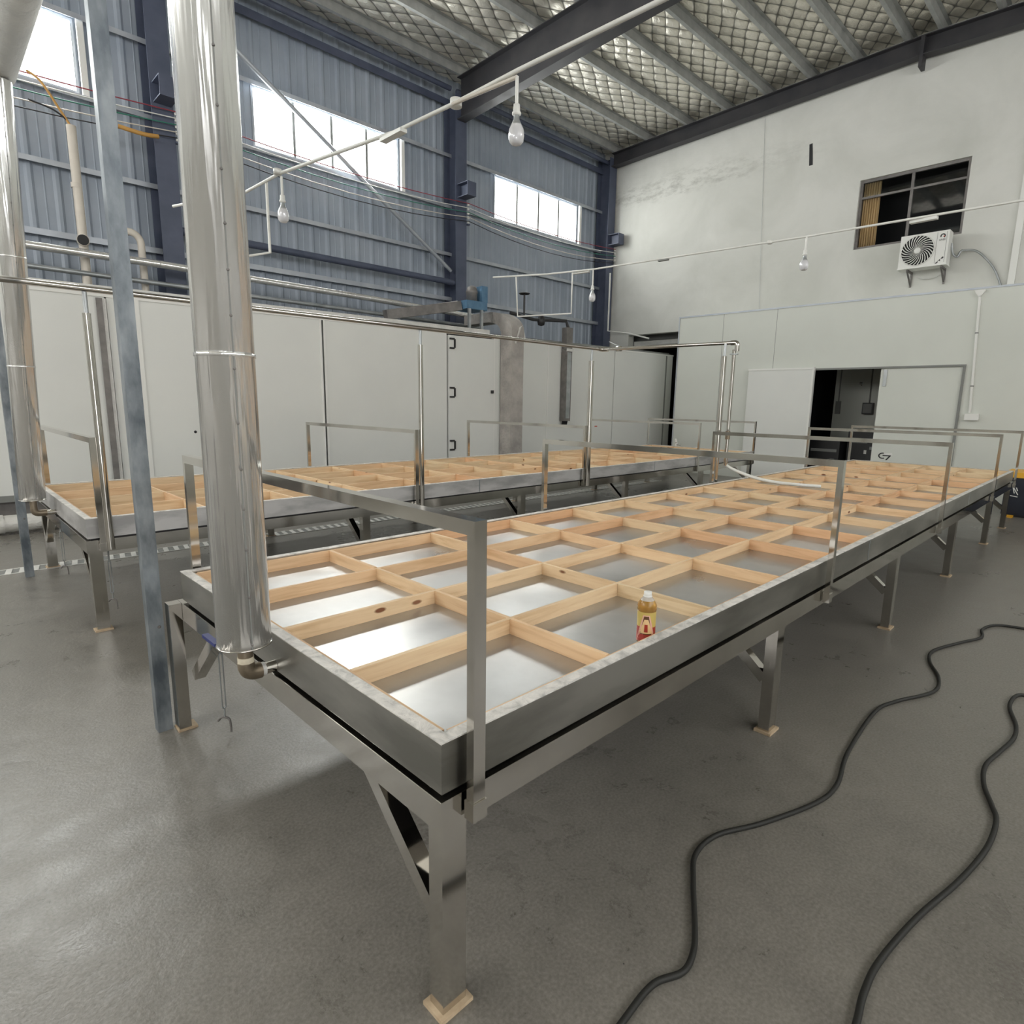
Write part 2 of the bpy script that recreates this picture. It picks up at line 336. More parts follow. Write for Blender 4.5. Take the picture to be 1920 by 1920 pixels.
# dark room behind the partition doorway and tunnel behind the opening
struct(MB().box(18.0, 18.2, Y0, Y1, 0, 8.6).build('wall_far', grey_m))
struct(B(12.62, 17.9, 0.4, 6.85, 3.0, 3.1).build('trim_4', grey_m))
struct(B(14.5, 14.6, 2.2, 3.90, 0, 3.0).box(14.6, 17.9, 0.9, 1.0, 0, 3.0).build('trim_5', parti_m), 'dim grey panel wall inside the doorway')
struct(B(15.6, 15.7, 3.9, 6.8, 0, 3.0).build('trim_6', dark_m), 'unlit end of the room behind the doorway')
struct(B(X1+0.25, 17.9, OY0-0.3, OY0-0.1, 0, 3.9).box(X1+0.25, 17.9, Y1-0.1, Y1, 0, 3.9).box(X1+0.25, 17.9, OY0-0.3, Y1, 3.9, 4.0).build('trim_7', grey_m))
t = thing('shutter_housing', (X1+0.3, 8.3, 3.2), 'grey horizontal steel rails inside the dark opening high in the corner', 'shutter')
B(X1+0.28, X1+0.4, 7.5, 9.1, 3.22, 3.34).build('rail', lagw_m, t); B(X1+0.55, X1+0.95, 7.4, 9.3, 3.38, 3.60).build('housing', grey_m, t)

# ---- partition of grey-green panels, standing in front of the gable wall
PX = 12.5; PT = 3.66
mb = MB().box(PX, PX+0.1, 3.70, 6.88, 0, PT).box(PX, PX+0.1, Y0, 1.19, 0, PT).box(PX, PX+0.1, 1.19, 3.70, 2.38, PT).box(PX+0.1, X1, 6.80, 6.88, 0, PT).box(PX+0.1, X1, Y0, 6.80, PT-0.1, PT)
struct(mb.build('wall_partition', parti_m), 'smooth grey-green panel partition with a flat roof')
struct(B(PX-0.012, PX, Y0, 6.885, PT-0.02, PT+0.012).box(PX-0.012, PX, 6.86, 6.885, 0, PT-0.02).build('trim_8', girt_m))
for y in (5.75, 4.55): struct(B(PX-0.0015, PX, y-0.004, y+0.004, 0, PT-0.02).build('trim_%d' % (9 if y > 5 else 10), grey_m))
struct(B(PX-0.03, PX, 1.15, 3.74, 2.35, 2.385).box(PX-0.03, PX, 1.15, 1.19, 0, 2.35).build('trim_11', grey_m), 'steel frame round the wide doorway')
d = struct(B(PX+0.0, PX+0.06, 1.19, 2.47, 0.02, 2.35).build('door_2', parti_m), 'closed right-hand door leaf of the wide doorway'); BASE[d] = Vector((0, 0, 0))
B(PX-0.012, PX, 2.36, 2.42, 2.02, 2.33).build('handle_strip', galv_m, d)
def plate(o, x, pts, name, mt):  # flat sticker on an x = const face, pts in (y, z)
    return MB().prism(pts, lambda p, dd: (x-dd, p[0], p[1]), 0.0, 0.002).build(name, mt, o)
arc = [(2.27-0.075*math.cos(a*math.pi/12), 0.70+0.06*math.sin(a*math.pi/12)) for a in range(5, 21)]
arc += [(2.27-0.052*math.cos(a*math.pi/12), 0.70+0.04*math.sin(a*math.pi/12)) for a in range(20, 4, -1)]
for i in range(15):
    pass
mb = MB(); f_ = lambda p, dd: (PX-dd, p[0], p[1])
for i in range(15): mb.prism([arc[i], arc[i+1], arc[30-i], arc[31-i]], f_, 0, 0.002)
mb.prism([(2.27, 0.715), (2.13, 0.715), (2.13, 0.695), (2.27, 0.695)], f_, 0, 0.002).prism([(2.16, 0.70), (2.13, 0.70), (2.19, 0.62), (2.22, 0.62)], f_, 0, 0.002)
mb.build('black_mark', black_m, d)
plate(d, PX, [(2.25, 0.74), (2.12, 0.765), (2.10, 0.72), (2.24, 0.72)], 'white_mark', white_m)
d = struct(B(PX-0.09, PX-0.035, 3.70, 5.03, 0.02, 2.37).build('door_1', panel_m), 'pale sliding door leaf pushed open in front of the partition'); BASE[d] = Vector((0, 0, 0))
B(PX-0.10, PX-0.025, 3.70, 5.04, 2.37, 2.405).build('top_rail', white_m, d); B(PX-0.10, PX-0.025, 3.66, 3.70, 0.02, 2.405).build('edge_strip', white_m, d)

# things inside the dark doorway
def wall_box(name, x, y0, y1, z0, z1, label, depth=0.12):
    t = thing(name, (x, (y0+y1)/2, z0), label, 'switch box'); B(x-depth, x, y0, y1, z0, z1).build('case', grey_m if depth < 0.1 else black_m, t)
    T([(x-0.03, (y0+y1)/2, z1), (x-0.03, (y0+y1)/2, 2.95)], 0.012, 8).build('conduit', grey_m, t); B(x-depth-0.01, x-depth, y0+0.02, y1-0.02, z0+0.03, z1-0.03).build('cover', grey_m, t); return t
wall_box('switch_box', 14.5, 3.74, 3.84, 1.46, 1.75, 'small dark switch box left on the grey wall inside the doorway', 0.06)
wall_box('control_box', 14.5, 3.05, 3.26, 1.47, 1.72, 'larger dark control box right on the grey wall inside the doorway')
t = thing('wall_sign', (14.5, 3.37, 2.1), 'tiny black notice high on the grey wall inside the doorway', 'sign')
B(14.495, 14.5, 3.33, 3.41, 2.09, 2.19).build('sheet', parti_m, t); MB().box(14.492, 14.495, 3.34, 3.40, 2.16, 2.175).box(14.492, 14.495, 3.34, 3.40, 2.13, 2.142).box(14.492, 14.495, 3.345, 3.37, 2.10, 2.115).build('lettering', black_m, t)
def machine(x, y, w_, h_, label, accent):
    t = thing('machine_cabinet', (x, y, 0), label, 'machine', 'machines in the dark doorway')
    B(x-0.3, x+0.3, y-w_/2, y+w_/2, 0.08, h_).build('housing', black_m, t); B(x-0.28, x+0.28, y-w_/2+0.03, y+w_/2-0.03, 0, 0.08).build('plinth', grey_m, t)
    B(x-0.31, x-0.3, y-w_/2+0.05, y+w_/2-0.05, h_-0.28, h_-0.22).build('front_slot', grey_m, t); B(x-0.33, x-0.3, y-w_/2+0.08, y-w_/2+0.16, h_-0.5, h_-0.42).build('button_box', accent, t)
    return t
machine(13.4, 3.55, 0.62, 0.95, 'low black machine at the left of the doorway', grey_m)
machine(13.75, 2.95, 0.5, 1.15, 'taller black machine in the middle of the doorway', white_m)
machine(13.3, 2.42, 0.55, 1.05, 'black machine with a red button box at the right of the doorway', red_m)

# ---- steel columns, rafters, purlins, girts
def hbeam_col(x, y, z1, label):
    t = thing('steel_column', (x, y+0.2, 0), label, 'column', 'navy columns along the cladding wall')
    MB().box(x-0.15, x+0.15, y, y+0.014, 0, z1).box(x-0.15, x+0.15, y+0.386, y+0.40, 0, z1).box(x-0.006, x+0.006, y+0.014, y+0.386, 0, z1).build('shaft', navy_m, t)
    MB().box(x-0.12, x+0.12, y-0.34, y, 6.14, 6.155).box(x-0.12, x+0.12, y-0.34, y, 5.88, 5.895).box(x-0.006, x+0.006, y-0.34, y, 5.895, 6.14).box(x-0.12, x+0.12, y-0.35, y-0.34, 5.88, 6.155).build('bracket', navy_m, t)
    for k in range(5):
        z = 5.42+k*0.09
        MB().lathe((x+0.17, y-0.03, z), [(0, 0), (0.022, 0.0), (0.028, 0.02), (0.018, 0.035), (0.026, 0.05), (0.0, 0.06)], 10).build('insulator', white_m, t)
    B(x+0.14, x+0.2, y-0.06, y, 5.38, 5.41).build('rack', navy_m, t)
    return t
hbeam_col(2.34, 9.70, 7.9, 'dark navy steel column rising behind the near polished duct')
hbeam_col(8.09, 9.70, 7.9, 'dark navy steel column between the two wider windows')
hbeam_col(13.40, 9.70, 8.1, 'dark navy steel column in the corner with the white gable wall')
hbeam_col(-3.4, 9.70, 7.9, 'dark navy steel column at the far left, past the edge of the window')
def rafter(x, z_lo, label, haunch=0.0):
    t = thing('roof_rafter', (x, 2.65, z_lo), label, 'rafter', 'dark roof rafters')
    mb = MB()
    for s_ in (-1, 1):
        ye = 2.65+s_*7.05 if s_ > 0 else Y0+0.05
        zt = lambda y: zb(y)
        lo = lambda y: z_lo-0.028*abs(y-2.65) - haunch*max(0, (abs(y-2.65)-3.5)/3.5)
        for a, b, dz in ((2.65, ye, 0),):
            mb.prism([(a, lo(a)), (b, lo(b)), (b, lo(b)+0.016), (a, lo(a)+0.016)], lambda p, d: (d, p[0], p[1]), x-0.11, x+0.11)
            mb.prism([(a, zt(a)-0.016), (b, zt(b)-0.016), (b, zt(b)), (a, zt(a))], lambda p, d: (d, p[0], p[1]), x-0.11, x+0.11)
            mb.prism([(a, lo(a)+0.016), (b, lo(b)+0.016), (b, zt(b)-0.016), (a, zt(a)-0.016)], lambda p, d: (d, p[0], p[1]), x-0.006, x+0.006)
    mb.build('girder', raft_m, t)
    B(x-0.12, x+0.12, 2.62, 2.68, z_lo-0.20, zb(2.65)-0.02).build('splice_plate', raft_m, t)
    return t
rafter(13.40, 8.07, 'dark rafter running along the top of the white gable wall')
rafter(8.09, 7.72, 'dark rafter crossing overhead from the column between the windows', 0.12)
rafter(2.34, 7.72, 'dark rafter over the near end of the tanks', 0.12)
rafter(-3.4, 7.72, 'dark rafter behind the camera', 0.12)
ords = ['first', 'second', 'third', 'fourth', 'fifth', 'sixth', 'seventh', 'eighth', 'ninth', 'tenth', 'eleventh', 'twelfth', 'thirteenth', 'fourteenth', 'fifteenth', 'sixteenth', 'seventeenth']
for i, y in enumerate([9.62, 8.62, 7.50, 6.50, 5.57, 4.66, 3.78, 2.92, 2.38, 1.52, 0.62, -0.30, -1.2, -2.1, -3.0, -4.2, -5.6]):
    z = zb(y)
    p_ = MB().box(X0, X1, y-0.035, y-0.031, z, z+0.16).box(X0, X1, y-0.031, y+0.035, z, z+0.005).box(X0, X1, y-0.095, y-0.035, z+0.155, z+0.16).box(X0, X1, y+0.031, y+0.035, z+0.005, z+0.025).build('roof_purlin', purl_m)
    tag(p_, '%s galvanised roof purlin counted from the cladding wall, under the foil' % ords[i], 'purlin', 'roof purlins')
for i, (z, h_) in enumerate(((3.89, 0.07), (4.83, 0.06), (5.80, 0.05), (6.83, 0.06), (7.87, 0.11))):
    g_ = MB().box(X0, X1, Y1-0.13, Y1-0.125, z-h_, z+h_*0.2).box(X0, X1, Y1-0.125, Y1-0.03, z+h_*0.2-0.005, z+h_*0.2).build('wall_girt', girt_m if z < 7 else navy_m)
    tag(g_, ['lowest horizontal girt rail on the cladding wall, above the pipes', 'second horizontal girt rail from the bottom of the cladding wall', 'horizontal girt rail right under the high windows', 'horizontal girt rail right over the high windows', 'dark top girt rail near the eaves of the cladding wall'][i], 'girt', 'girt rails on the cladding wall')
for a, b, lb in (((2.5, 9.86, 7.75), (7.93, 9.86, 4.42), 'diagonal steel brace crossing the middle window'),):
    b_ = MB().tube([a, b], 0.038, 10).build('wind_brace', girt_m); tag(b_, lb, 'brace')
b_ = MB().tube([(2.5, 9.86, 8.02), (7.93, 9.86, 8.02)], 0.05, 10).build('eaves_strut', navy_m); tag(b_, 'dark tubular strut under the eaves between two columns', 'strut')
b_ = MB().tube([(8.10, 9.86, 8.02), (13.39, 9.86, 8.02)], 0.05, 10).build('eaves_strut', navy_m); tag(b_, 'dark tubular strut under the eaves above the farther window', 'strut')

# fine crack-like wire, wall slot, light conduit at the far right of the gable wall
tag(T([(X1-0.012, 5.69, 8.15), (X1-0.012, 5.6, 6.5), (X1-0.012, 5.52, 5.0), (X1-0.012, 5.44, 3.68)], 0.0028, 6).build('hanging_wire', galv_m), 'thin wire hanging straight down the white gable wall', 'wire')
t = thing('wall_slot', (X1, 4.6, 6.75), 'narrow dark slot knocked through the white gable wall', 'hole')
MB().prism([(4.545, 6.73), (4.62, 6.73), (4.655, 7.16), (4.59, 7.17), (4.57, 7.0)], lambda p, d: (X1-d, p[0], p[1]), 0.0, 0.004).build('recess', dark_m, t)
tag(MB().box(X1-0.05, X1, 0.80, 0.90, 3.68, 8.0).build('wall_conduit', white_m), 'white upright trunking on the gable wall at the right edge', 'trunking')
w4 = struct(MB().box(X1+0.06, X1+0.12, WY0, WY1_, WZb-0.05, WZb).box(X1+0.06, X1+0.12, WY0, WY1_, WZa, WZa+0.05).box(X1+0.06, X1+0.12, WY0, WY0+0.05, WZa+0.05, WZb-0.05).box(X1+0.06, X1+0.12, WY1_-0.05, WY1_, WZa+0.05, WZb-0.05).build('window_4', brown_m), 'dark interior window high in the gable wall'); BASE[w4] = Vector((0, 0, 0))
B(X1+0.06, X1+0.11, WY0+0.05, WY1_-0.05, 5.83, 5.87).build('transom', brown_m, w4); B(X1+0.06, X1+0.11, 2.60, 2.65, WZa+0.05, 5.83).build('mullion', brown_m, w4); B(X1+0.06, X1+0.11, 2.60, 2.65, 5.87, WZb-0.05).build('mullion', brown_m, w4)
for (a, b, z0, z1) in ((WY0+0.05, 2.60, WZa+0.05, 5.83), (WY0+0.05, 2.60, 5.87, WZb-0.05), (2.65, 3.05, 5.87, WZb-0.05), (2.65, 3.51, 5.87, WZb-0.05)):
    if a != 2.65 or b == 3.51: B(X1+0.08, X1+0.09, a, b, z0, z1).build('pane', glass_m, w4)
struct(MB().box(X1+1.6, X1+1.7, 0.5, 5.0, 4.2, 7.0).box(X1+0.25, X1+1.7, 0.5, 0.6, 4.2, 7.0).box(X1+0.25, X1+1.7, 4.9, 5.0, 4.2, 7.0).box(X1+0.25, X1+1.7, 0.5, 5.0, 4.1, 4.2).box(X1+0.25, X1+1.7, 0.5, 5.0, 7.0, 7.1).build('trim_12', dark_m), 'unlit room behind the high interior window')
mb = MB(); n = 40
for i in range(n):
    ya, yb = 3.20+0.31*i/n, 3.20+0.31*(i+1)/n; xa_, xb_ = X1+0.17+0.02*math.sin(i*1.1), X1+0.17+0.02*math.sin((i+1)*1.1)
    mb.face([(xa_, ya, 4.90), (xb_, yb, 4.90), (xb_, yb, 6.15), (xa_, ya, 6.15)], True)
cu = mb.build('curtain', curt_m); cu.modifiers.new('s', 'SOLIDIFY').thickness = 0.004; tag(cu, 'ochre curtain gathered at the left of the dark interior window', 'curtain')

# ================================================================== COLD ROOM (pale panel box along the cladding wall)
ca = Vector((0.07, 8.5, 0)); cd = Vector((13.33, -0.8, 0)).normalized(); cn = Vector((-cd.y, cd.x, 0))   # cn points to the wall behind
def cp(s_, o_, z): return tuple(ca+cd*s_+cn*o_+Vector((0, 0, z)))
class CB(MB):
    def cbox(self, s0, s1, o0, o1, z0, z1):
        b = len(self.v)
        for s_ in (s0, s1):
            for o_ in (o0, o1):
                for z in (z0, z1): self.v.append(cp(s_, o_, z))
        for q in ((0, 1, 3, 2), (4, 6, 7, 5), (0, 4, 5, 1), (2, 3, 7, 6), (0, 2, 6, 4), (1, 5, 7, 3)):
            self.f.append(tuple(b+i for i in q)); self.sm.append(False)
        return self
def K(*a): return CB().cbox(*a)
CT = 2.86
cr = thing('cold_room', cp(5, 0, 0), 'long pale grey panel-built cold room along the cladding wall', 'cold room')
K(-8.0, 13.6, 0.10, 0.16, 0.34, CT).build('gap_backing', dark_m, cr, label='dark backing showing in the gaps between panels')  # near-black backing sheet; shade of the panel gaps put into its colour
K(-8.0, 13.6, 0.14, 0.30, 0.0, 0.34).build('base', brown_m, cr); K(-8.0, 13.6, 0.0, 0.10, 0.30, 0.38).build('bottom_rail', grey_m, cr)
joints = [-8.0, -4.2, -1.6, 1.04, 3.95, 6.38, 7.52, 9.03, 11.23, 13.30, 13.6]
for i in range(len(joints)-1):
    if i == 5: continue
    g = 0.03 if abs(joints[i]-3.95) < 0.01 or abs(joints[i+1]-3.95) < 0.01 else 0.012
    K(joints[i]+(0.03 if joints[i] == 3.95 else 0.010), joints[i+1]-(0.03 if joints[i+1] == 3.95 else 0.010), 0.0, 0.10, 0.38, CT).build('wall_panel', panel_m, cr)
d = K(6.40, 7.50, -0.02, 0.10, 0.38, CT-0.03).build('door', panel_m, cr, label='plain flush door with three black hinges')
for z in (2.68, 1.78, 0.78):
    CB().cbox(6.42, 6.52, -0.05, -0.02, z+0.07, z+0.10).cbox(6.42, 6.52, -0.05, -0.02, z-0.10, z-0.07).cbox(6.52, 6.545, -0.05, -0.02, z-0.08, z+0.08).build('hinge', black_m, d)
K(7.42, 7.47, -0.06, -0.02, 1.78, 1.84).build('latch', black_m, d)
K(3.905, 3.935, -0.012, 0.0, 0.38, CT).build('joint_strip', white_m, cr); K(3.965, 3.995, -0.012, 0.0, 0.38, CT).build('joint_strip', white_m, cr)
K(1.36, 1.41, -0.012, 0.0, 0.38, CT).build('joint_strip', white_m, cr, label='white vertical joint strip'); K(7.50, 7.53, -0.012, 0.0, 0.38, CT).build('joint_strip', white_m, cr)
K(9.0, 9.03, -0.010, 0.0, 0.38, CT).build('joint_strip', white_m, cr); K(13.29, 13.33, -0.012, 0.0, 0.38, CT).build('joint_strip', grey_m, cr)
K(-8.0, 13.6, -0.015, 0.14, CT, CT+0.035).build('top_trim', white_m, cr); K(-8.0, 7.4, 0.0, 0.12, CT+0.035, CT+0.14).build('roof_edge', lagw_m, cr)
K(-8.0, 13.6, 0.12, 1.28, CT+0.035, CT+0.09).build('roof_panel', grey_m, cr)
K(10.60, 10.69, -0.004, 0.0, 1.07, 1.095).build('red_label', red_m, cr, label='small red label')
MB().lathe(cp(1.98, -0.003, 1.12), [(0, 0), (0.02, 0), (0.02, 0.004), (0, 0.004)], 14, cn).build('bolt_hole', dark_m, cr)
# upright angle-iron pair in front of the first joint
t = thing('upright_angle', cp(1.0, -0.05, 0.4), 'dull upright steel angle standing against the cold room left of the galvanised post', 'angle iron')
K(0.93, 1.0, -0.05, -0.04, 0.0, CT-0.02).build('flange', brown_m, t); K(0.99, 1.0, -0.04, -0.002, 0.0, CT-0.02).build('web', brown_m, t); K(1.0, 1.04, -0.03, -0.02, 0.0, CT-0.02).build('flange', lagw_m, t)

# plastered duct coming over the cold room roof and down its face
t = thing('lagged_duct', cp(7.88, -0.16, 0.4), 'plastered grey rectangular duct bending over the top of the cold room', 'duct')
mb = CB(); mb.cbox(7.66, 7.98, -0.36, -0.03, 0.0, 3.0); mb.build('riser', lag_m, t)
mb = MB(); n = 12; co, cz = 0.45, 3.0   # bend centre (offset, z)
ri, ro = 0.46, 0.81; prev = None
for i in range(n+1):
    a = math.pi*0.5*i/n; oi_, zi_ = co-ri*math.cos(a), cz+ri*math.sin(a)*0.45; oo, zo = co-ro*math.cos(a), cz+ro*math.sin(a)*0.5
    ring = [cp(7.66, oi_, zi_), cp(7.98, oi_, zi_), cp(7.98, oo, zo), cp(7.66, oo, zo)]
    if prev:
        for k in range(4): mb.face([prev[k], prev[(k+1) % 4], ring[(k+1) % 4], ring[k]])
    prev = ring
mb.build('bend', lag_m, t)
CB().cbox(7.66, 7.98, 0.45, 1.2, 3.207, 3.405).build('roof_run', lag_m, t)
T([cp(7.75, -0.37, 2.75), cp(7.85, -0.39, 3.05), cp(7.98, -0.30, 3.12), cp(8.02, -0.37, 2.78)], 0.018, 8).build('tie_wire', lagw_m, t)
# fan unit on the roof
t = thing('roof_fan', cp(7.2, 0.3, 2.98), 'blue fan motor unit on legs on top of the cold room', 'motor')
CB().cbox(6.95, 7.45, 0.15, 0.6, 3.38, 3.54).build('frame', bluem_m, t); CB().cbox(7.36, 7.5, 0.2, 0.5, 3.54, 3.85).build('belt_guard', bluem_m, t)
for s_ in (6.98, 7.28): K(s_, s_+0.05, 0.12, 0.17, 2.95, 3.38).build('leg', galv_m, t)
MB().lathe(cp(7.22, 0.35, 3.54), [(0, 0), (0.11, 0), (0.11, 0.16), (0.12, 0.17), (0.12, 0.2), (0.09, 0.28), (0.03, 0.31), (0, 0.31)], 16).build('motor', brown_m, t)
t = thing('roof_beam', cp(6, 0.5, 2.95), 'dark rusty box beam lying across the cold room roof', 'beam')
MB().bar(cp(5.35, 0.45, 3.12), cp(6.92, 0.35, 3.44), 0.16, 0.17).build('beam', brown_m, t); MB().bar(cp(6.2, 0.45, 3.375), cp(6.9, 0.40, 3.53), 0.03, 0.015).build('top_strip', white_m, t)
# steel downpipe with valve gear
t = thing('square_downpipe', cp(9.5, -0.1, 1.2), 'square steel downpipe hanging on the cold room face, open at its foot', 'pipe')
K(9.40, 9.58, -0.17, -0.02, 1.22, 3.22).build('pipe', brown_m, t); K(9.43, 9.55, -0.175, -0.17, 1.28, 2.7).build('cover_plate', galv_m, t)
MB().bar(cp(9.49, -0.10, 1.22), cp(9.36, -0.20, 1.12), 0.12, 0.03).build('outlet', black_m, t); K(9.40, 9.60, -0.19, -0.01, 2.72, 2.78).build('clamp', lagw_m, t)
t = thing('valve_gear', cp(9.0, 0.3, 3.3), 'black valves and pipe run on the cold room roof', 'valve')
T([cp(8.1, 0.2, 3.42), cp(8.7, 0.15, 3.34), cp(9.1, 0.1, 3.36), cp(9.45, -0.08, 3.36), cp(9.5, -0.10, 3.22)], 0.035, 10).build('pipe', black_m, t)
MB().lathe(cp(8.9, 0.12, 3.22), [(0, 0), (0.07, 0.02), (0.09, 0.12), (0.06, 0.2), (0, 0.22)], 12).build('valve_body', black_m, t)
T([cp(8.45, 0.17, 3.36), cp(8.45, 0.17, 3.85)], 0.02, 8).build('spindle', black_m, t); MB().lathe(cp(8.45, 0.17, 3.82), [(0.10, 0), (0.12, 0.015), (0.10, 0.03), (0.02, 0.02)], 16).build('handwheel', black_m, t)

# pipes on the cladding wall
def run(name, pts, r, m_, label, cat='pipe', group=None, n=12):
    return tag(T(pts, r, n).build(name, m_), label, cat, group)
run('lagged_pipe', [(-6, 9.3, 3.50), (2.0, 9.3, 3.53), (5.6, 9.3, 3.49), (8.6, 9.3, 3.42)], 0.055, jack_m, 'pale foil-lagged pipe just above the cold room roof')
run('steel_pipe', [(-6, 9.45, 3.33), (8.4, 9.45, 3.24)], 0.035, galv_m, 'thinner bright steel pipe under the foil-lagged pipe')
run('dark_pipe', [(2.34, 9.80, 4.17), (8.08, 9.80, 4.17)], 0.06, navy_m, 'thick dark blue pipe ending at the column between the windows')
t = thing('vent_pipe', (1.12, 9.5, 2.98), 'tall cream plastic pipe with an open side branch on the cladding wall', 'pipe')
T([(1.13, 9.5, 3.0), (1.13, 9.5, 5.18)], 0.058, 16).build('pipe', cream_m, t)
T([(1.13, 9.5, 3.72), (1.10, 9.32, 3.70)], 0.075, 16).build('branch', cream_m, t); T([(1.10, 9.32, 3.70), (1.098, 9.31, 3.70)], 0.068, 16).build('branch_mouth', dark_m, t); MB().tube([(1.12, 9.5, 4.4), (1.12, 9.5, 4.46)], 0.063, 16).build('collar', cream_m, t)
tag(T([(1.66, 9.95, 3.98)]+[(1.72+0.15*math.sin(a), 9.6, 3.83+0.15*math.cos(a)) for a in [k*math.pi/16 for k in range(9)]]+[(1.88, 9.6, 3.0)], 0.05, 14).build('bent_vent_pipe', cream_m), 'short cream plastic pipe bent over at its top beside the navy column', 'pipe')
# strung wires
for i, (z, m_, lb) in enumerate(((5.78, redc_m, 'dark red'), (5.69, white_m, 'white'), (5.60, teal_m, 'green'), (5.50, cream_m, 'cream'), (5.42, dark_m, 'black'))):
    pts = []
    for (xa_, xb_) in ((-3.4, 2.34), (2.34, 8.09), (8.09, 13.40)):
        for k in range(8):
            u_ = k/8; pts.append((xa_+(xb_-xa_)*u_+0.17, 9.64, z+0.04-0.22*4*u_*(1-u_)*(0.5+0.1*i)))
    pts.append((13.57, 9.64, z+0.04))
    tag(T(pts, 0.008, 6).build('strung_cable', m_), '%s cable strung from column to column under the high windows' % lb, 'cable', 'cables strung along the wall')
tag(T(spline([(0.72, 9.55, 5.72), (0.85, 9.5, 5.62), (1.02, 9.5, 5.35), (1.12, 9.5, 5.18), (1.13, 9.5, 5.1)]), 0.015, 8).build('drop_cable', orange_m), 'orange-brown cables dropping into the cream vent pipe', 'cable')
tag(T(spline([(0.7, 9.55, 5.38), (0.95, 9.5, 5.32), (1.1, 9.5, 5.22), (1.14, 9.5, 5.1)]), 0.011, 8).build('drop_cable', dark_m), 'black cable curving into the top of the cream vent pipe', 'cable')
tag(T(spline([(1.7, 9.55, 5.36), (2.0, 9.5, 5.33), (2.2, 9.52, 5.36)]), 0.03, 8).build('cable_coil', orange_m), 'bundle of tan cable tied to the strung wires beside the column', 'cable')

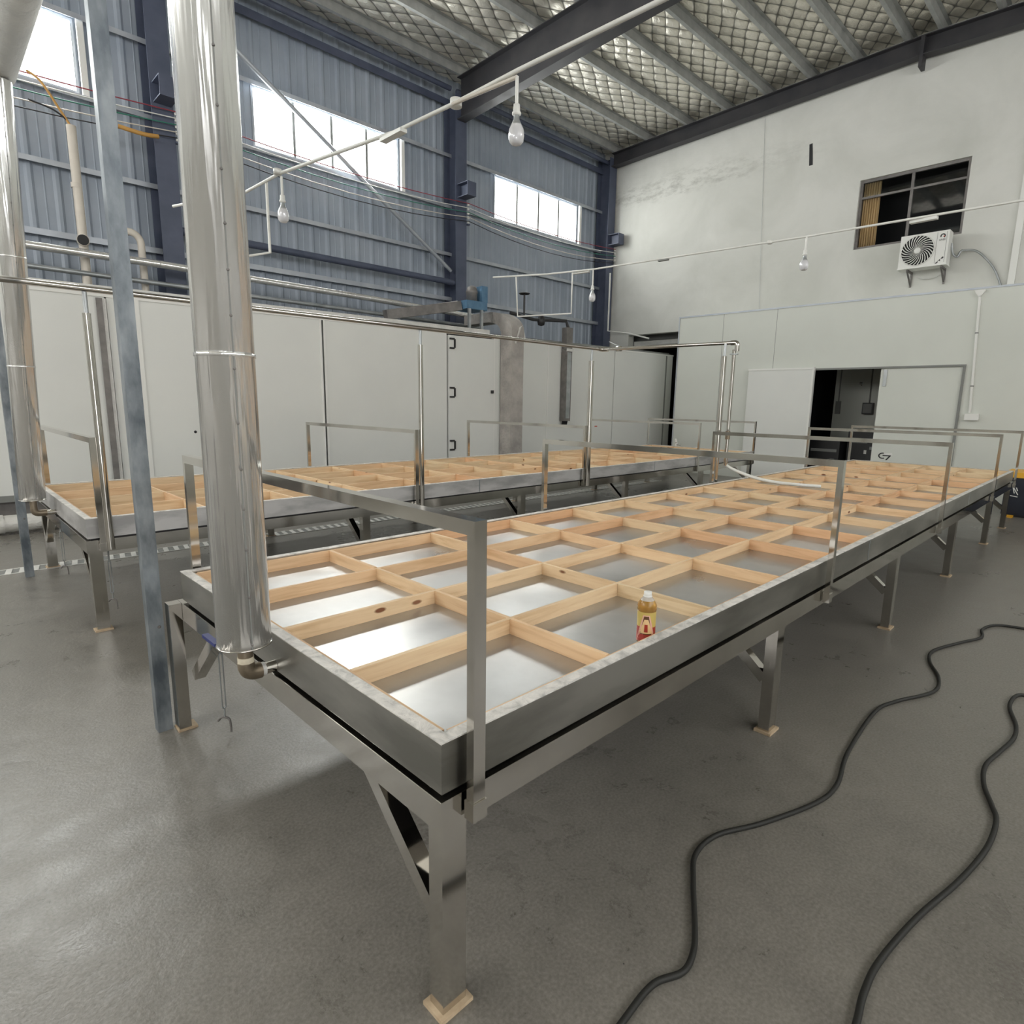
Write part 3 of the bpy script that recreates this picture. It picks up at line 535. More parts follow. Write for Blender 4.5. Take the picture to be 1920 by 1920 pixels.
# ================================================================== TANKS
far_side_m = mottled('weathered_grey_steel', (0.36, 0.355, 0.35), (0.56, 0.55, 0.545), 3.0, (0.45, 0.6), 0.45, (0.6, 0.6, 2), detail=9, lo=0.38, hi=0.55)
def make_tank(x0, x1, y0, y1, legx, hoops, label, gridlabel, nx, near):
    H, Zb = 0.79, 0.655
    t = thing('steel_tank', ((x0+x1)/2, (y0+y1)/2, 0), label, 'tank', 'long shallow steel tanks')
    th = 0.035
    mb = MB().box(x0, x1, y0, y0+th, Zb, H).box(x0, x1, y1-th, y1, Zb, H).box(x0, x0+th, y0+th, y1-th, Zb, H).box(x1-th, x1, y0+th, y1-th, Zb, H)
    sh = mb.build('tank_wall', side_m if near else far_side_m, t)
    for sx_ in (0.345, 0.68):
        x = x0+(x1-x0)*sx_; B(x-0.006, x+0.006, y0-0.002, y0, Zb, H).build('seam', galv_m, sh)
    pz = 0.716 if near else 0.658
    B(x0+th, x1-th, y0+th, y1-th, pz, pz+0.008).build('tank_floor', plate_m, t)
    MB().box(x0-0.002, x1+0.002, y0-0.002, y0+th+0.002, H, H+0.004).box(x0-0.002, x1+0.002, y1-th-0.002, y1+0.002, H, H+0.004).box(x0-0.002, x0+th+0.002, y0+th+0.002, y1-th-0.002, H, H+0.004).box(x1-th-0.002, x1+0.002, y0+th+0.002, y1-th-0.002, H, H+0.004).build('rim', rim_m, t, label='whitish sealant-smeared rim')
    e_ = 0.012; b0, b1 = 0.558, 0.644
    MB().box(x0-e_, x1+e_, y0-e_, y0+0.05, b0, b1).box(x0-e_, x1+e_, y1-0.05, y1+0.046, b0, b1).box(x0-e_, x0+0.05, y0+0.05, y1-0.05, b0, b1).box(x1-0.05, x1+e_, y0+0.05, y1-0.05, b0, b1).build('base_frame', steel_m, t)
    MB().box(x0+0.02, x1-0.02, y0+0.02, y1-0.02, b1, Zb-0.002).build('gap_shade_fill', dark_m, t)  # black filler; shade of the gap under the tank wall as colour
    for lx in legx:
        B(lx+0.012, lx+0.062, y0+0.05, y1-0.05, b0+0.01, b1).build('cross_beam', steel_m, t)
        for (ya, yb, s_) in ((y0, y0+0.055, 1), (y1-0.02, y1+0.045, -1)):
            lo_ = -0.068 if (near and s_ < 0 and lx == legx[0]) else 0.0
            lg = B(lx+lo_, lx+lo_+(0.055 if lo_ else 0.078), ya, yb, 0.012, b1 if lo_ else b0).build('leg', steel_m, t)
            fp = 0.004 if lo_ else 0.014
            B(lx+lo_-fp, lx+lo_+0.078+fp, ya-fp, yb+fp, 0.0, 0.012).build('foot_plate', tan_m, lg, label='tan foot plate')
            ye = yb if s_ > 0 else ya
            MB().bar((lx+0.037, ye+s_*0.33, b0), (lx+0.037, ye, 0.27), 0.05, 0.05, (1, 0, 0)).build('brace', steel_m, t)
    for (hx) in hoops:
        for y in (y0-0.035, y1+0.035):
            MB().box(hx-0.023, hx-0.019, y-0.017, y+0.017, 0.575, 0.625).box(hx+0.019, hx+0.023, y-0.017, y+0.017, 0.575, 0.625).box(hx-0.019, hx+0.019, y-0.017, y-0.0135, 0.575, 0.625).box(hx-0.019, hx+0.019, y+0.0135, y+0.017, 0.575, 0.625).box(hx-0.019, hx+0.019, y-0.0135, y+0.0135, 0.575, 0.585).build('socket', steel_m, t)
    # pine grid
    g = thing('pine_grid', ((x0+x1)/2, (y0+y1)/2, pz+0.009), gridlabel, 'wooden grid', 'pine board grids in the tanks')
    z0, z1 = pz+0.0085, 0.786; bt = 0.018; xi0, xi1, yi0, yi1 = x0+th+0.004, x1-th-0.004, y0+th+0.004, y1-th-0.004
    ys = [yi0+bt/2+(yi1-yi0-bt)*k/4 for k in range(5)]; xs = [xi0+bt/2+(xi1-xi0-bt)*k/nx for k in range(nx+1)]
    for x in (xs[0], xs[-1]): B(x-bt/2+0.004, x+bt/2-0.004, yi0+bt, yi1-bt, z0, z1).build('end_board', woody, g)
    for j, y in enumerate(ys):
        k = 0
        while k < nx:
            k2 = min(nx, k+2+(j+k) % 2) if nx-k > 2 else nx
            a = xs[k]+(bt/2 if k == 0 else 0)+0.0008; b = xs[k2]-(bt/2 if k2 == nx else 0)-0.0008
            dz = -0.003 if 0 < j < 4 else 0; th2 = bt/2-(0.004 if (j == 0 and near) else 0)
            B(a, b, y-th2, y+th2, z0, z1+dz+random.uniform(-.0015, .0015)).build('long_board', woodx, g); k = k2
    for i in range(1, nx):
        for j in range(4):
            dx = random.uniform(-0.004, 0.004)
            if j == 3 or j == 0: dx += 0.0
            B(xs[i]+dx-bt/2, xs[i]+dx+bt/2, ys[j]+bt/2+0.0006, ys[j+1]-bt/2-0.0006, z0, z1-0.002+random.uniform(-.002, .002)).build('cross_board', woody, g)
    return t
near_h = [0.08, 2.57, 5.22, 7.90, 9.70]; far_h = [0.0, 2.58, 5.13, 8.0, 10.0]
NY0, NY1, FY0, FY1 = 0.0, 2.0, 3.75, 5.92
tn_ = make_tank(0.0, 9.78, NY0, NY1, [0.0, 2.03, 4.12, 6.17, 8.26, 9.70], near_h, 'nearer long shallow steel tank on legs, closest to the camera', 'pine board grid lying in the nearer steel tank', 14, True)
tf_ = make_tank(-0.08, 10.06, FY0, FY1, [-0.08, 2.0, 4.05, 6.1, 8.2, 9.98], far_h, 'farther long shallow steel tank on legs, beside the cold room', 'pine board grid lying in the farther steel tank', 14, False)

def hoop(x, y0, y1, label, i):
    t = thing('steel_hoop', (x, (y0+y1)/2, 0.59), label, 'frame', 'square-tube hoops spanning the tanks')
    for y in (y0-0.035, y1+0.035): B(x-0.019, x+0.019, y-0.013, y+0.013, 0.586, 1.300).build('post', steel_m, t)
    B(x-0.019, x+0.019, y0-0.048, y1+0.048, 1.300, 1.335).build('crossbar', steel_m, t)
nl = ['nearest tall square-tube hoop over the near tank, beside the polished duct', 'second hoop along the near tank, level with the second leg', 'middle hoop of the five over the near tank, beside the down pipe', 'fourth hoop along the near tank, second from its far end', 'hoop at the far end of the near tank, by the dark bin']
fl = ['hoop at the near end of the far tank, partly behind the left duct', 'second hoop along the far tank, beside a tall pipe prop', 'middle hoop of the five over the far tank', 'fourth hoop along the far tank, second from its far end', 'hoop at the far end of the far tank, by the partition']
for i in range(5): hoop(near_h[i], NY0, NY1, nl[i], i); hoop(far_h[i], FY0, FY1, fl[i], i)

# chains with hooks hanging under the tank ends
def chain(x, y, ztop, zbot, label):
    t = thing('turnbuckle_hook', (x, y, zbot), label, 'hook', 'hooks hanging under the tanks')
    T([(x, y, ztop), (x, y, ztop-0.14)], 0.006, 8).build('rod', galv_m, t)
    zt, zm = ztop-0.14, zbot+0.13
    b_ = MB()
    for dx in (-0.008, 0.008): b_.tube([(x+dx, y, zt), (x+dx, y, zm)], 0.003, 6)
    b_.tube([(x-0.008, y, zt), (x, y, zt+0.01), (x+0.008, y, zt)], 0.005, 6).tube([(x-0.008, y, zm), (x, y, zm-0.01), (x+0.008, y, zm)], 0.005, 6)
    b_.build('turnbuckle', galv_m, t)
    pts = [(x, y, zm)] + [(x-0.0, y, zm-0.03)] 
    T([(x, y, zm-0.005), (x, y, zbot+0.075)], 0.004, 6).build('link', galv_m, t)
    T(spline([(x-0.035*0.7, y+0.035*0.7, zbot+0.055), (x-0.01, y+0.01, zbot+0.075), (x+0.012, y-0.012, zbot+0.07), (x+0.018, y-0.018, zbot+0.04), (x+0.018, y-0.018, zbot)]), 0.0055, 8).build('hook', brown_m, t)
chain(0.085, 1.80, 0.556, 0.02, 'rusty hook hanging from the near tank beside the galvanised post')
chain(0.075, 4.02, 0.556, 0.06, 'hook hanging under the near corner of the far tank')
chain(-0.01, 5.45, 0.556, 0.03, 'hook hanging under the far tank, near the left duct')

# ================================================================== insulated ducts
def jacket(name, p0, p1, r, label, elbow_to=None, tankx=0.0, valve=True, bands=(), extra=None):
    t = thing(name, tuple(p0), label, 'insulated pipe', 'polished insulated water pipes')
    p0, p1 = Vector(p0), Vector(p1); ax = (p1-p0).normalized()
    j = MB().lathe(p0, [(r-0.012, 0.0), (r, 0.002), (r, (p1-p0).length)], 40, ax).build('jacket', jack_m, t)
    MB().lathe(p0, [(0.02, 0.003), (r-0.01, 0.003)], 40, ax).build('end_plate', jack_m, t)
    MB().tube([p0+ax*0.0+Vector((math.cos(a)*r, math.sin(a)*r, 0)) for a in [k*math.pi/20 for k in range(41)]], 0.0035, 8).build('end_ring', steel_m, t)
    for z in bands: MB().lathe(p0+ax*(z-p0.z), [(r, 0), (r+0.003, 0.001), (r+0.003, 0.012), (r, 0.013)], 40, ax).build('joint_band', jack_m, t)
    # lapped seam facing the camera, with screws
    sd = Vector((-0.52, -0.854, 0))
    sd = (Vector((-0.81, -1.06, 0))-Vector((p0.x, p0.y, 0))).normalized(); tg = Vector((-sd.y, sd.x, 0))
    sd = (sd*0.96+tg*0.26).normalized(); tg = Vector((-sd.y, sd.x, 0))
    q0 = p0+sd*(r-0.0005); q1 = p1+sd*(r-0.0005)
    MB().bar(q0, q1, 0.004, 0.003, sd).build('seam', grey_m, t)
    z = p0.z+0.02
    while z < p1.z-0.1:
        c_ = p0+ax*((z-p0.z)/ax.z)+sd*r
        MB().lathe(c_, [(0.0045, 0), (0.0045, 0.002), (0.003, 0.004), (0, 0.004)], 10, sd).build('screw', brown_m, j); z += 0.145+0.02*math.sin(z*9)
    return t
d1 = Vector((-0.10, 0.955, 0.785))
t = jacket('duct_pipe', d1, (-0.10, 0.955, 3.79), 0.086, 'large polished insulated pipe standing at the near tank end', bands=(1.725,))
T([(-0.10, 0.955, 0.79), (-0.10, 0.955, 0.735)], 0.025, 16).build('pipe', brass_m, t); T([(-0.10, 0.955, 0.735), (-0.10, 0.955, 0.715)], 0.028, 8).build('thread_tape', tape_m, t)
T([(-0.10, 0.955, 0.715)]+elbow((-0.10, 0.955, 0.72), (-0.10, 0.955, 0.672), (-0.04, 0.955, 0.672), 0.035)+[(-0.052, 0.955, 0.672)], 0.028, 16).build('elbow', brass_m, t)
T([(-0.052, 0.955, 0.672), (-0.038, 0.955, 0.672)], 0.024, 14).build('thread_tape', lagw_m, t); T([(-0.038, 0.955, 0.672), (-0.001, 0.955, 0.672)], 0.021, 16).build('nipple', steel_m, t)
va = T([(-0.11, 0.975, 0.755), (-0.14, 1.03, 0.753)], 0.009, 10).build('valve_stem', steel_m, t)
MB().bar((-0.135, 1.02, 0.757), (-0.145, 1.09, 0.748), 0.016, 0.007).bar((-0.145, 1.085, 0.748), (-0.15, 1.20, 0.752), 0.022, 0.012).build('lever', blue_m, va, label='blue valve lever')
d2 = Vector((-0.22, 4.99, 0.785))
t = jacket('duct_pipe', d2, (-0.13, 4.90, 3.79), 0.086, 'polished insulated pipe at the left edge, ending at the far tank', bands=(1.81, 2.60))
T([(-0.22, 4.99, 0.79), (-0.22, 4.99, 0.70)], 0.024, 14).build('pipe', brass_m, t)
T([(-0.22, 4.99, 0.71)]+elbow((-0.22, 4.99, 0.72), (-0.22, 4.99, 0.672), (-0.12, 4.99, 0.672), 0.035)+[(-0.14, 4.99, 0.672)], 0.026, 14).build('elbow', brass_m, t); T([(-0.14, 4.99, 0.672), (-0.081, 4.99, 0.672)], 0.021, 14).build('nipple', steel_m, t)
t = thing('duct_header', (-0.13, 4.9, 3.9), 'thick pale insulated header running overhead at the top left corner', 'insulated pipe')
MB().lathe((-0.13, 5.05, 3.93), [(0, 0), (0.14, 0.0), (0.14, 7.4)], 40, (0.0, -1, 0)).build('jacket', lagw_m, t)

# galvanised channel posts
def chpost(x, y, z1, label):
    t = thing('channel_post', (x, y, 0), label, 'post', 'galvanised channel posts beside the tanks')
    MB().box(x-0.032, x+0.032, y-0.03, y-0.024, 0, z1).box(x-0.032, x-0.026, y-0.024, y+0.03, 0, z1).box(x+0.026, x+0.032, y-0.024, y+0.03, 0, z1).build('channel', post_m, t)
    MB().lathe((x+0.012, y-0.03, 0.53), [(0, 0), (0.008, 0), (0.006, 0.004), (0, 0.004)], 10, (0, -1, 0)).build('bolt', brown_m, t)
chpost(-0.112, 2.07, 7.7, 'tall blue-grey galvanised channel post at the corner of the near tank')
chpost(-0.24, 5.70, 2.6, 'galvanised channel post behind the left duct')

# ================================================================== overhead water pipe
PZ, PY = 2.27, 3.70
t = thing('water_pipe', (2.5, PY, PZ), 'polished overhead water pipe on tall props along the far tank', 'pipe')
T([(-3.0, PY, PZ), (5.36, PY, PZ)], 0.019, 14).build('long_pipe', steel_m, t)
T([(5.40, PY, PZ), (5.56, 2.08, PZ)], 0.019, 14).build('cross_pipe', steel_m, t)
T([(5.32, PY, PZ), (5.40, PY, PZ), (5.415, PY-0.08, PZ)], 0.026, 12).build('tee', steel_m, t)
va = MB().lathe((5.44, PY-0.22, PZ), [(0, -0.04), (0.03, -0.035), (0.03, 0.035), (0, 0.04)], 12, (0.1, -1, 0)).build('valve', steel_m, t); MB().bar((5.44, PY-0.22, PZ+0.03), (5.40, PY-0.10, PZ+0.09), 0.016, 0.006).build('lever', galv_m, va)
T([(5.56, 2.10, PZ)]+elbow((5.56, 2.10, PZ), (5.565, 2.03, PZ), (5.565, 2.03, PZ-0.1), 0.03)+[(5.565, 2.03, 2.18)], 0.026, 12).build('elbow', steel_m, t)
T([(5.565, 2.06, 2.20), (5.565, 2.06, 0.95)], 0.02, 14).build('down_pipe', steel_m, t); T([(5.565, 2.06, 2.145), (5.565, 2.06, 2.155)], 0.045, 16).build('flange', galv_m, t)
va = T([(5.565, 2.06, 1.24), (5.565, 2.06, 1.33)], 0.026, 12).build('valve', brass_m, t); MB().bar((5.565, 2.06, 1.30), (5.64, 1.98, 1.29), 0.016, 0.008).build('lever', yellow_m, va, label='yellow valve lever')
for x in (0.04, 2.63, 5.19):
    pr_ = T([(x, PY, 0.58), (x, PY, 2.12)], 0.034 if x > 5 else 0.024, 14).build('prop', steel_m, t); T([(x, PY, 2.12), (x, PY, 2.25)], 0.014, 10).build('screw_jack', galv_m, pr_)
pr_ = T([(5.40, 2.085, 0.60), (5.40, 2.085, 2.12)], 0.027, 12).build('prop', steel_m, t); T([(5.40, 2.085, 2.12), (5.42, 2.09, 2.25)], 0.013, 10).build('screw_jack', galv_m, pr_)
tag(T(spline([(5.565, 2.06, 0.96), (5.60, 1.98, 0.91), (5.66, 1.78, 0.84), (5.68, 1.55, 0.808), (5.72, 1.34, 0.80), (5.80, 1.12, 0.797)]), 0.017, 12).build('water_hose', pvc_m), 'white hose dropping from the down pipe into the near tank', 'hose')
t = thing('water_tap', (10.0, 5.30, 0.80), 'small white tap on the far end of the far tank', 'tap')
T([(10.02, 5.30, 0.794), (10.02, 5.30, 0.86)], 0.02, 10).build('body', white_m, t); MB().lathe((10.0, 5.30, 0.90), [(0.025, -0.015), (0.045, -0.015), (0.045, 0.015), (0.025, 0.015), (0.025, -0.015)], 16, (0.6, -0.7, 0.2)).build('handwheel', white_m, t); T([(10.02, 5.30, 0.83), (9.98, 5.18, 0.82)], 0.012, 8).build('spout', galv_m, t)

# ================================================================== lamp strings
def bulb(x, y, zt, zb_, sc, label):
    t = thing('pendant_lamp', (x, y, zt), label, 'light bulb', 'bare bulbs hanging from the white conduits')
    T([(x, y, zt-0.012), (x, y, zb_+0.225*sc)], 0.011*sc, 10).build('stem', pvc_m, t)
    MB().lathe((x, y, zb_), [(0.0, 0.235*sc), (0.02*sc, 0.235*sc), (0.022*sc, 0.195*sc), (0.028*sc, 0.19*sc), (0.028*sc, 0.178*sc), (0.018*sc, 0.172*sc)], 16).build('socket', white_m, t)
    MB().lathe((x, y, zb_), [(0.017*sc, 0.172*sc), (0.019*sc, 0.15*sc), (0.034*sc, 0.118*sc)], 20).build('bulb_neck', galv_m, t)
    MB().lathe((x, y, zb_), [(0.034*sc, 0.118*sc), (0.047*sc, 0.09*sc), (0.050*sc, 0.055*sc), (0.044*sc, 0.022*sc), (0.028*sc, 0.005*sc), (0, 0)], 24).build('bulb', bulb_m, t)
s1 = [(1.76, 5.39, 3.60), (1.78, 4.63, 3.60), (2.02, 3.16, 3.60), (2.07, 2.47, 3.61), (2.09, 1.91, 3.62), (2.12, 0.88, 3.61), (2.14, -1.2, 3.60), (2.14, -4.0, 3.60)]
t = thing('lamp_conduit', (2, 2, 3.6), 'white conduit with two hanging bulbs, crossing overhead above the tanks', 'conduit')
T([(1.4, 6.4, 3.6)]+s1, 0.014, 10).build('conduit', pvc_m, t); T([(2.03, 2.47, 3.585), (2.09, 1.91, 3.585)], 0.012, 8).build('spare_conduit', cream_m, t)
MB().lathe((2.06, 2.47, 3.575), [(0, 0), (0.04, 0), (0.04, 0.05), (0, 0.05)], 16).build('junction_box', pvc_m, t)
B(1.98, 2.04, 3.02, 3.30, 3.56, 3.585).build('clip', pvc_m, t)
MB().lathe((1.76, 4.63, 3.585), [(0, 0), (0.035, 0), (0.035, 0.045), (0, 0.045)], 16).build('junction_box', pvc_m, t)
T([(1.784, 4.93, 3.60), (1.784, 4.93, 2.975), (1.50, 4.93, 2.975-0.09), (1.3, 4.93, 2.82)], 0.013, 10).build('drop_loop', pvc_m, t)
bulb(2.09, 1.91, 3.60, 3.195, 1.0, 'nearer hanging bare bulb, largest in the picture')
bulb(1.795, 4.63, 3.59, 3.185, 1.0, 'bare bulb hanging beside the large polished duct')
t = thing('lamp_conduit', (7, 2, 3.6), 'thin white conduit with two hanging bulbs, stretching toward the high interior window', 'conduit')
T([(6.15, 6.55, 3.60), (6.55, 5.72, 3.60), (6.75, 4.97, 3.60), (7.014, 1.96, 3.60), (7.074, -0.01, 3.60), (7.1, -4.0, 3.6)], 0.013, 8).build('conduit', pvc_m, t)
MB().bar((7.09, 0.93, 3.575), (7.07, 0.68, 3.575), 0.06, 0.03).build('clip', pvc_m, t); MB().bar((6.72, 5.35, 3.58), (6.76, 5.05, 3.58), 0.05, 0.02).build('clip', pvc_m, t); MB().bar((6.85, 3.9, 3.58), (6.86, 3.75, 3.58), 0.05, 0.02).build('clip', grey_m, t)
MB().lathe((6.98, 2.4, 3.58), [(0, 0), (0.03, 0), (0.03, 0.04), (0, 0.04)], 12).build('junction_box', pvc_m, t)
T([(6.33, 6.20, 3.60), (6.36, 6.18, 2.98), (6.66, 5.30, 2.98), (6.66, 5.30, 3.58)], 0.013, 8).build('drop_loop', pvc_m, t)
bulb(6.75, 4.97, 3.60, 3.13, 1.0, 'smallest bare bulb, hanging near the corner column')
bulb(7.0, 1.97, 3.60, 3.21, 1.0, 'bare bulb hanging in front of the white gable wall')
tag(T([(13.18, 9.5, 5.12), (13.18, 9.5, 3.60), (13.50, 9.1, 3.55), (13.55, 8.4, 3.36)], 0.022, 10).build('wall_conduit', pvc_m), 'white conduit bent at its foot beside the corner column', 'conduit')
t = thing('socket_conduit', (12.48, 1.0, 1.45), 'white conduit running down the partition to a small junction box', 'conduit')
T([(12.485, 1.10, 3.55), (12.485, 1.0, 1.55)], 0.02, 12).build('conduit', white_m, t); B(12.43, 12.5, 0.86, 1.06, 1.42, 1.53).build('junction_box', white_m, t)
MB().prism([(1.02, 3.62), (1.18, 3.62), (1.12, 3.52), (1.08, 3.52)], lambda p, d: (12.5-d, p[0], p[1]), 0, 0.05).build('top_fitting', white_m, t)
for z in (2.9, 2.0): T([(12.485, 1.0+0.05*(z-1.55), z), (12.485, 1.0+0.05*(z-1.55), z+0.02)], 0.026, 12).build('clip', grey_m, t)

# ================================================================== air conditioner
ay0, ay1, az0, az1, ax0, ax1 = 1.80, 2.58, 4.27, 4.86, 13.18, 13.46
t = thing('air_conditioner', (13.3, 2.2, az0), 'white outdoor air conditioner unit on wall brackets under the interior window', 'air conditioner')
cs = B(ax0, ax1, ay0, ay1, az0, az1).build('casing', white_m, t)
B(ax0-0.012, ax1+0.01, ay0-0.01, ay1+0.01, az0-0.02, az0).build('base_tray', white_m, t)
fy, fz, fr = 2.285, 4.565, 0.265
MB().lathe((ax0-0.001, fy, fz), [(0, 0), (fr, 0), (fr, 0.004), (0, 0.004)], 40, (-1, 0, 0)).build('fan_recess', dark_m, t)
MB().lathe((ax0-0.004, fy, fz), [(fr-0.004, 0), (fr, 0.018), (fr+0.012, 0.012), (fr+0.014, 0)], 40, (-1, 0, 0)).build('fan_ring', white_m, t)
gr = MB()
for k in range(26):
    a0 = 2*math.pi*k/26; pts = []
    for i in range(7):
        rr = 0.055+(fr-0.06)*i/6; an = a0+0.75*(i/6)
        pts.append((ax0-0.014, fy+rr*math.cos(an), fz+rr*math.sin(an)))
    gr.tube(pts, [0.0035+0.0065*i/6 for i in range(7)], 5, False)
gr.build('fan_grille', pvc_m, t)
MB().lathe((ax0-0.01, fy, fz), [(0, 0.012), (0.05, 0.010), (0.055, 0)], 24, (-1, 0, 0)).build('hub', white_m, t)
lgx = ax0-0.002; f2 = lambda p, dd: (lgx-dd, p[0], p[1])
cy, cz_ = 1.90, 4.765
mb = MB()
for i in range(22):
    a, b = math.radians(-30+i*12), math.radians(-30+(i+1)*12)
    mb.prism([(cy+0.042*math.cos(a), cz_+0.042*math.sin(a)), (cy+0.042*math.cos(b), cz_+0.042*math.sin(b)), (cy+0.022*math.cos(b), cz_+0.022*math.sin(b)), (cy+0.022*math.cos(a), cz_+0.022*math.sin(a))], f2, 0, 0.002)
mb.build('round_emblem', black_m, t); MB().prism([(cy-0.005, cz_-0.005), (cy-0.03, cz_+0.005), (cy-0.03, cz_-0.012), (cy-0.01, cz_-0.02)], f2, 0.0, 0.003).build('emblem_bar', red_m, t)
def text(s_, name, loc, rot, size, m_, parent, thick=0.0008):
    cu = bpy.data.curves.new(name, 'FONT'); cu.body = s_; cu.size = size; cu.extrude = thick; cu.align_x = 'CENTER'; cu.align_y = 'CENTER'
    tmp = bpy.data.objects.new(name+'_tmp', cu); C.objects.link(tmp); dg = bpy.context.evaluated_depsgraph_get(); dg.update()
    me = bpy.data.meshes.new_from_object(tmp.evaluated_get(dg)); bpy.data.objects.remove(tmp); me.materials.clear(); me.materials.append(m_)
    o = bpy.data.objects.new(name, me); C.objects.link(o); o.parent = parent; o.location = Vector(loc)-BASE[parent]; o.rotation_euler = rot; return o
text('GREE', 'lettering', (lgx-0.001, 1.905, 4.698), (math.pi/2, 0, -math.pi/2), 0.045, black_m, t)
B(ax0-0.003, ax0, 1.985, 1.99, az0+0.03, az1-0.02).build('panel_line', grey_m, t); B(ax0-0.003, ax0, 1.835, 1.84, az0+0.03, az1-0.02).build('panel_line', grey_m, t)
mb = MB()
mb.prism([(1.98, 4.285), (1.86, 4.40), (1.845, 4.38), (1.95, 4.285)], f2, 0, 0.002); mb.build('corner_stripe', black_m, t)
mb = MB().prism([(1.935, 4.315), (1.92, 4.335), (1.905, 4.315), (1.92, 4.30)], f2, 0.002, 0.003).prism([(1.90, 4.35), (1.885, 4.37), (1.87, 4.35), (1.885, 4.335)], f2, 0.002, 0.003).build('stripe_diamonds', white_m, t)
for y in (2.43, 1.88):
    MB().bar((ax0+0.04, y, az0-0.035), (X1, y, az0-0.035), 0.03, 0.03).bar((ax0+0.05, y, az0-0.04), (X1-0.015, y, az0-0.27), 0.025, 0.02).box(X1-0.03, X1, y-0.015, y+0.015, az0-0.30, az0-0.02).build('bracket', brown_m, t)
tag(T(spline([(13.40, 1.795, 4.66), (13.42, 1.76, 4.48), (13.44, 1.69, 4.41), (13.46, 1.65, 4.50), (13.50, 1.59, 4.52), (13.52, 1.40, 4.47), (13.55, 1.16, 4.20), (13.55, 1.02, 3.92), (13.55, 0.95, 3.68)]), 0.018, 8).build('drain_hose', galv_m), 'grey hose arching from the air conditioner down behind the partition', 'hose')
tag(T(spline([(13.57, 2.34, 4.16), (13.56, 2.22, 4.10), (13.56, 2.05, 4.10), (13.57, 1.93, 4.16)]), 0.01, 8).build('slack_cable', lagw_m), 'slack pale cable looping under the air conditioner', 'cable')

# ================================================================== dark bin at the right edge
t = thing('storage_bin', (11.3, -0.3, 0), 'dark navy bin with a yellow top at the right edge, behind the near tank', 'bin')
B(11.0, 11.7, -0.9, 0.20, 0.03, 0.60).build('body', binn_m, t); B(10.98, 11.72, -0.92, 0.22, 0.60, 0.68).build('top', yellow_m, t, label='yellow top')
B(11.02, 11.68, -0.88, 0.18, 0.0, 0.03).build('skid', black_m, t)
f3 = lambda p, dd: (11.0-dd, p[0], p[1]); q = MB()
for a, b in (((0.105, 0.47), (0.075, 0.36)), ((0.10, 0.46), (0.03, 0.34)), ((0.14, 0.44), (0.14, 0.35)), ((0.16, 0.41), (0.12, 0.41)), ((0.18, 0.33), (0.03, 0.31)), ((0.06, 0.45), (0.04, 0.40))):
    dx_, dz_ = b[0]-a[0], b[1]-a[1]; ln = math.hypot(dx_, dz_); nx_, nz_ = -dz_/ln*0.006, dx_/ln*0.006
    q.prism([(a[0]+nx_, a[1]+nz_), (b[0]+nx_, b[1]+nz_), (b[0]-nx_, b[1]-nz_), (a[0]-nx_, a[1]-nz_)], f3, 0, 0.002)
q.build('white_marking', white_m, t)
tag(MB().prism([(10.86, 0.05), (10.9, 0.18), (10.98, 0.18), (10.97, 0.04)], lambda p, d: (p[0], p[1], d), 0.0, 0.03).build('wedge_block', yellow_m), 'small yellow block on the floor by the dark bin', 'block')

# ================================================================== floor items
t = thing('drain_grate', (2, 5.95, 0), 'slotted drain channel grate let into the floor along the far tank', 'drain')
MB().box(-4, 10.5, 5.88, 5.895, 0.0, 0.006).box(-4, 10.5, 6.075, 6.09, 0.0, 0.006).build('frame', lagw_m, t); B(-4, 10.5, 5.895, 6.075, 0.0, 0.001).build('channel', grey_m, t)
mb = MB()
for k in range(145):
    x = -4+k*0.1; mb.prism([(x, 5.895), (x+0.045, 5.895), (x+0.075, 6.075), (x+0.03, 6.075)], lambda p, d: (p[0], p[1], d), 0.001, 0.006)
mb.build('bars', lagw_m, t)
t = thing('floor_pipe', (-0.3, 8.0, 0.1), 'white lagged pipe with a yellow end lying at the foot of the cold room', 'pipe')
T([(-0.22, 7.98, 0.12), (2.6, 7.90, 0.12)], 0.10, 20).build('pipe', lagw_m, t); T([(-0.34, 7.98, 0.12), (-0.22, 7.98, 0.12)], [0.11, 0.11], 20).build('end_cap', lagw_m, t); T([(-0.352, 7.98, 0.12), (-0.34, 7.98, 0.12)], 0.085, 20).build('end_face', yellow_m, t)
tag(T([(4.2, 6.9, 0.06), (11.6, 6.6, 0.06)], 0.045, 14).build('floor_pipe', lagw_m), 'thin white pipe on the floor beyond the far tank', 'pipe')
c1 = [(0.05, -0.40), (0.20, -0.35), (0.351, -0.334), (0.48, -0.333), (0.572, -0.371), (0.65, -0.36), (0.731, -0.321), (0.902, -0.22), (1.022, -0.164), (1.169, -0.171), (1.359, -0.261), (1.641, -0.36), (1.839, -0.377), (2.14, -0.328), (2.659, -0.301), (2.88, -0.347), (3.172, -0.463), (3.42, -0.442), (3.657, -0.349), (3.881, -0.325), (4.189, -0.42), (4.427, -0.505), (4.631, -0.482), (4.828, -0.544), (4.90, -0.72), (5.0, -1.0), (5.3, -1.6)]
c2 = [(0.45, -0.80), (0.62, -0.775), (0.77, -0.763), (0.883, -0.75), (1.027, -0.752), (1.284, -0.79), (1.572, -0.853), (1.833, -0.891), (2.044, -0.892), (2.154, -0.864), (2.308, -0.816), (2.487, -0.797), (2.68, -0.825), (2.872, -0.853), (3.047, -0.845), (3.275, -0.793), (3.462, -0.80), (3.52, -0.85), (3.56, -1.0), (3.7, -1.4)]
tag(T(spline([(x, y, 0.0095) for x, y in c1], 6), 0.0095, 10).build('rubber_cable', rubber_m), 'black cable winding across the floor, the one closer to the near tank', 'cable', 'black cables on the floor')
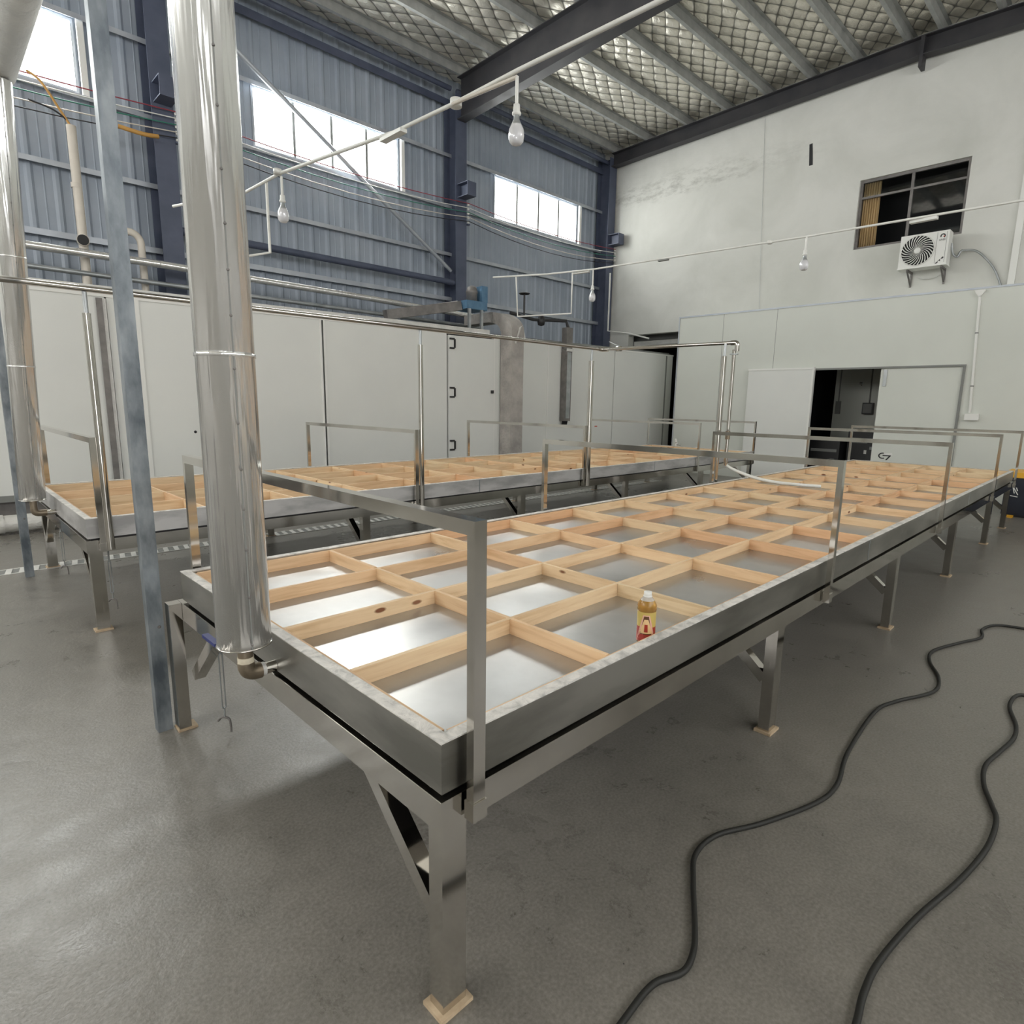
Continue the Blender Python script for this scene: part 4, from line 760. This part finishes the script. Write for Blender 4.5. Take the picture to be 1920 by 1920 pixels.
tag(T(spline([(x, y, 0.0095) for x, y in c2], 6), 0.0095, 10).build('rubber_cable', rubber_m), 'black cable winding across the floor at the lower right', 'cable', 'black cables on the floor')
for i, (x, y, s_) in enumerate(((0.18, 0.92, 0.016), (-0.02, 0.50, 0.010), (0.15, 0.35, 0.012), (-0.35, 0.75, 0.012))):
    pass

# ================================================================== drink bottle
bx, by, bz = 1.055, 0.118, 0.7245
BS = 0.78
t = thing('drink_bottle', (bx, by, bz), 'plastic drink bottle with a red and cream label standing in the near tank', 'bottle')
amber = mat('amber_drink', (0.62, 0.36, 0.10), 0.08); bsdf(amber).inputs['Transmission Weight'].default_value = 0.6; bsdf(amber).inputs['IOR'].default_value = 1.33
clear = mat('clear_bottle', (0.85, 0.82, 0.78), 0.1); bsdf(clear).inputs['Transmission Weight'].default_value = 0.5
lab_r = mat('label_red', (0.33, 0.03, 0.02), 0.4); lab_g = mat('label_olive', (0.55, 0.42, 0.12), 0.4); lab_c = mat('label_cream', (0.72, 0.50, 0.26), 0.4); lab_p = mat('label_pink', (0.72, 0.42, 0.33), 0.4); lab_k = mat('label_brown', (0.12, 0.05, 0.02), 0.4)
MB().lathe((bx, by, bz), [(r_, z_*BS) for r_, z_ in [(0, 0.0), (0.030, 0.0), (0.034, 0.006), (0.034, 0.16), (0.036, 0.166), (0.0345, 0.175), (0.036, 0.182), (0.034, 0.192), (0.026, 0.21)]], 28).build('body', amber, t)
MB().lathe((bx, by, bz), [(r_, z_*BS) for r_, z_ in [(0.026, 0.21), (0.015, 0.226), (0.0125, 0.228)]], 28).build('shoulder', clear, t)
MB().lathe((bx, by, bz), [(r_, z_*BS) for r_, z_ in [(0.0125, 0.224), (0.0165, 0.226), (0.0165, 0.231), (0.0135, 0.233), (0.0145, 0.234), (0.0145, 0.25), (0, 0.25)]], 20).build('neck_and_cap', white_m, t)
MB().lathe((bx, by, bz), [(r_, z_*BS) for r_, z_ in [(0.0344, 0.012), (0.0344, 0.158)]], 28).build('label', lab_g, t)
fa = math.atan2(-1.056-by, -0.812-bx)
def patch(poly, r, name, m_):
    # poly in (angle, z) columns: left/right edges given bottom->top
    mb = MB()
    (l0, r0, z0), (l1, r1, z1) = poly; n = 6; k = 8
    for i in range(k):
        za, zb_ = z0+(z1-z0)*i/k, z0+(z1-z0)*(i+1)/k; la, lb_ = l0+(l1-l0)*i/k, l0+(l1-l0)*(i+1)/k; ra, rb = r0+(r1-r0)*i/k, r0+(r1-r0)*(i+1)/k
        for j in range(n):
            P = lambda l_, r_, z, jj: (bx+r*math.cos(fa+l_+(r_-l_)*jj/n), by+r*math.sin(fa+l_+(r_-l_)*jj/n), bz+z*BS)
            mb.face([P(la, ra, za, j), P(la, ra, za, j+1), P(lb_, rb, zb_, j+1), P(lb_, rb, zb_, j)], True)
    return mb.build(name, m_, t)
MB().lathe((bx, by, bz), [(0.0346, 0.012*BS), (0.0346, 0.085*BS)], 28).build('label_band', lab_r, t)
patch(((-1.15, 1.15, 0.012), (-0.35, 0.35, 0.145)), 0.0349, 'label_panel', lab_p)
patch(((-0.80, 0.80, 0.012), (-0.25, 0.25, 0.140)), 0.0351, 'label_outline', lab_k)
patch(((-0.72, 0.72, 0.055), (-0.20, 0.20, 0.125)), 0.0353, 'label_panel', lab_c)
patch(((-0.74, 0.74, 0.014), (-0.70, 0.70, 0.050)), 0.0353, 'label_band', lab_r)
patch(((-0.2, 0.2, 0.062), (-0.16, 0.16, 0.10)), 0.0355, 'label_mark', lab_r)
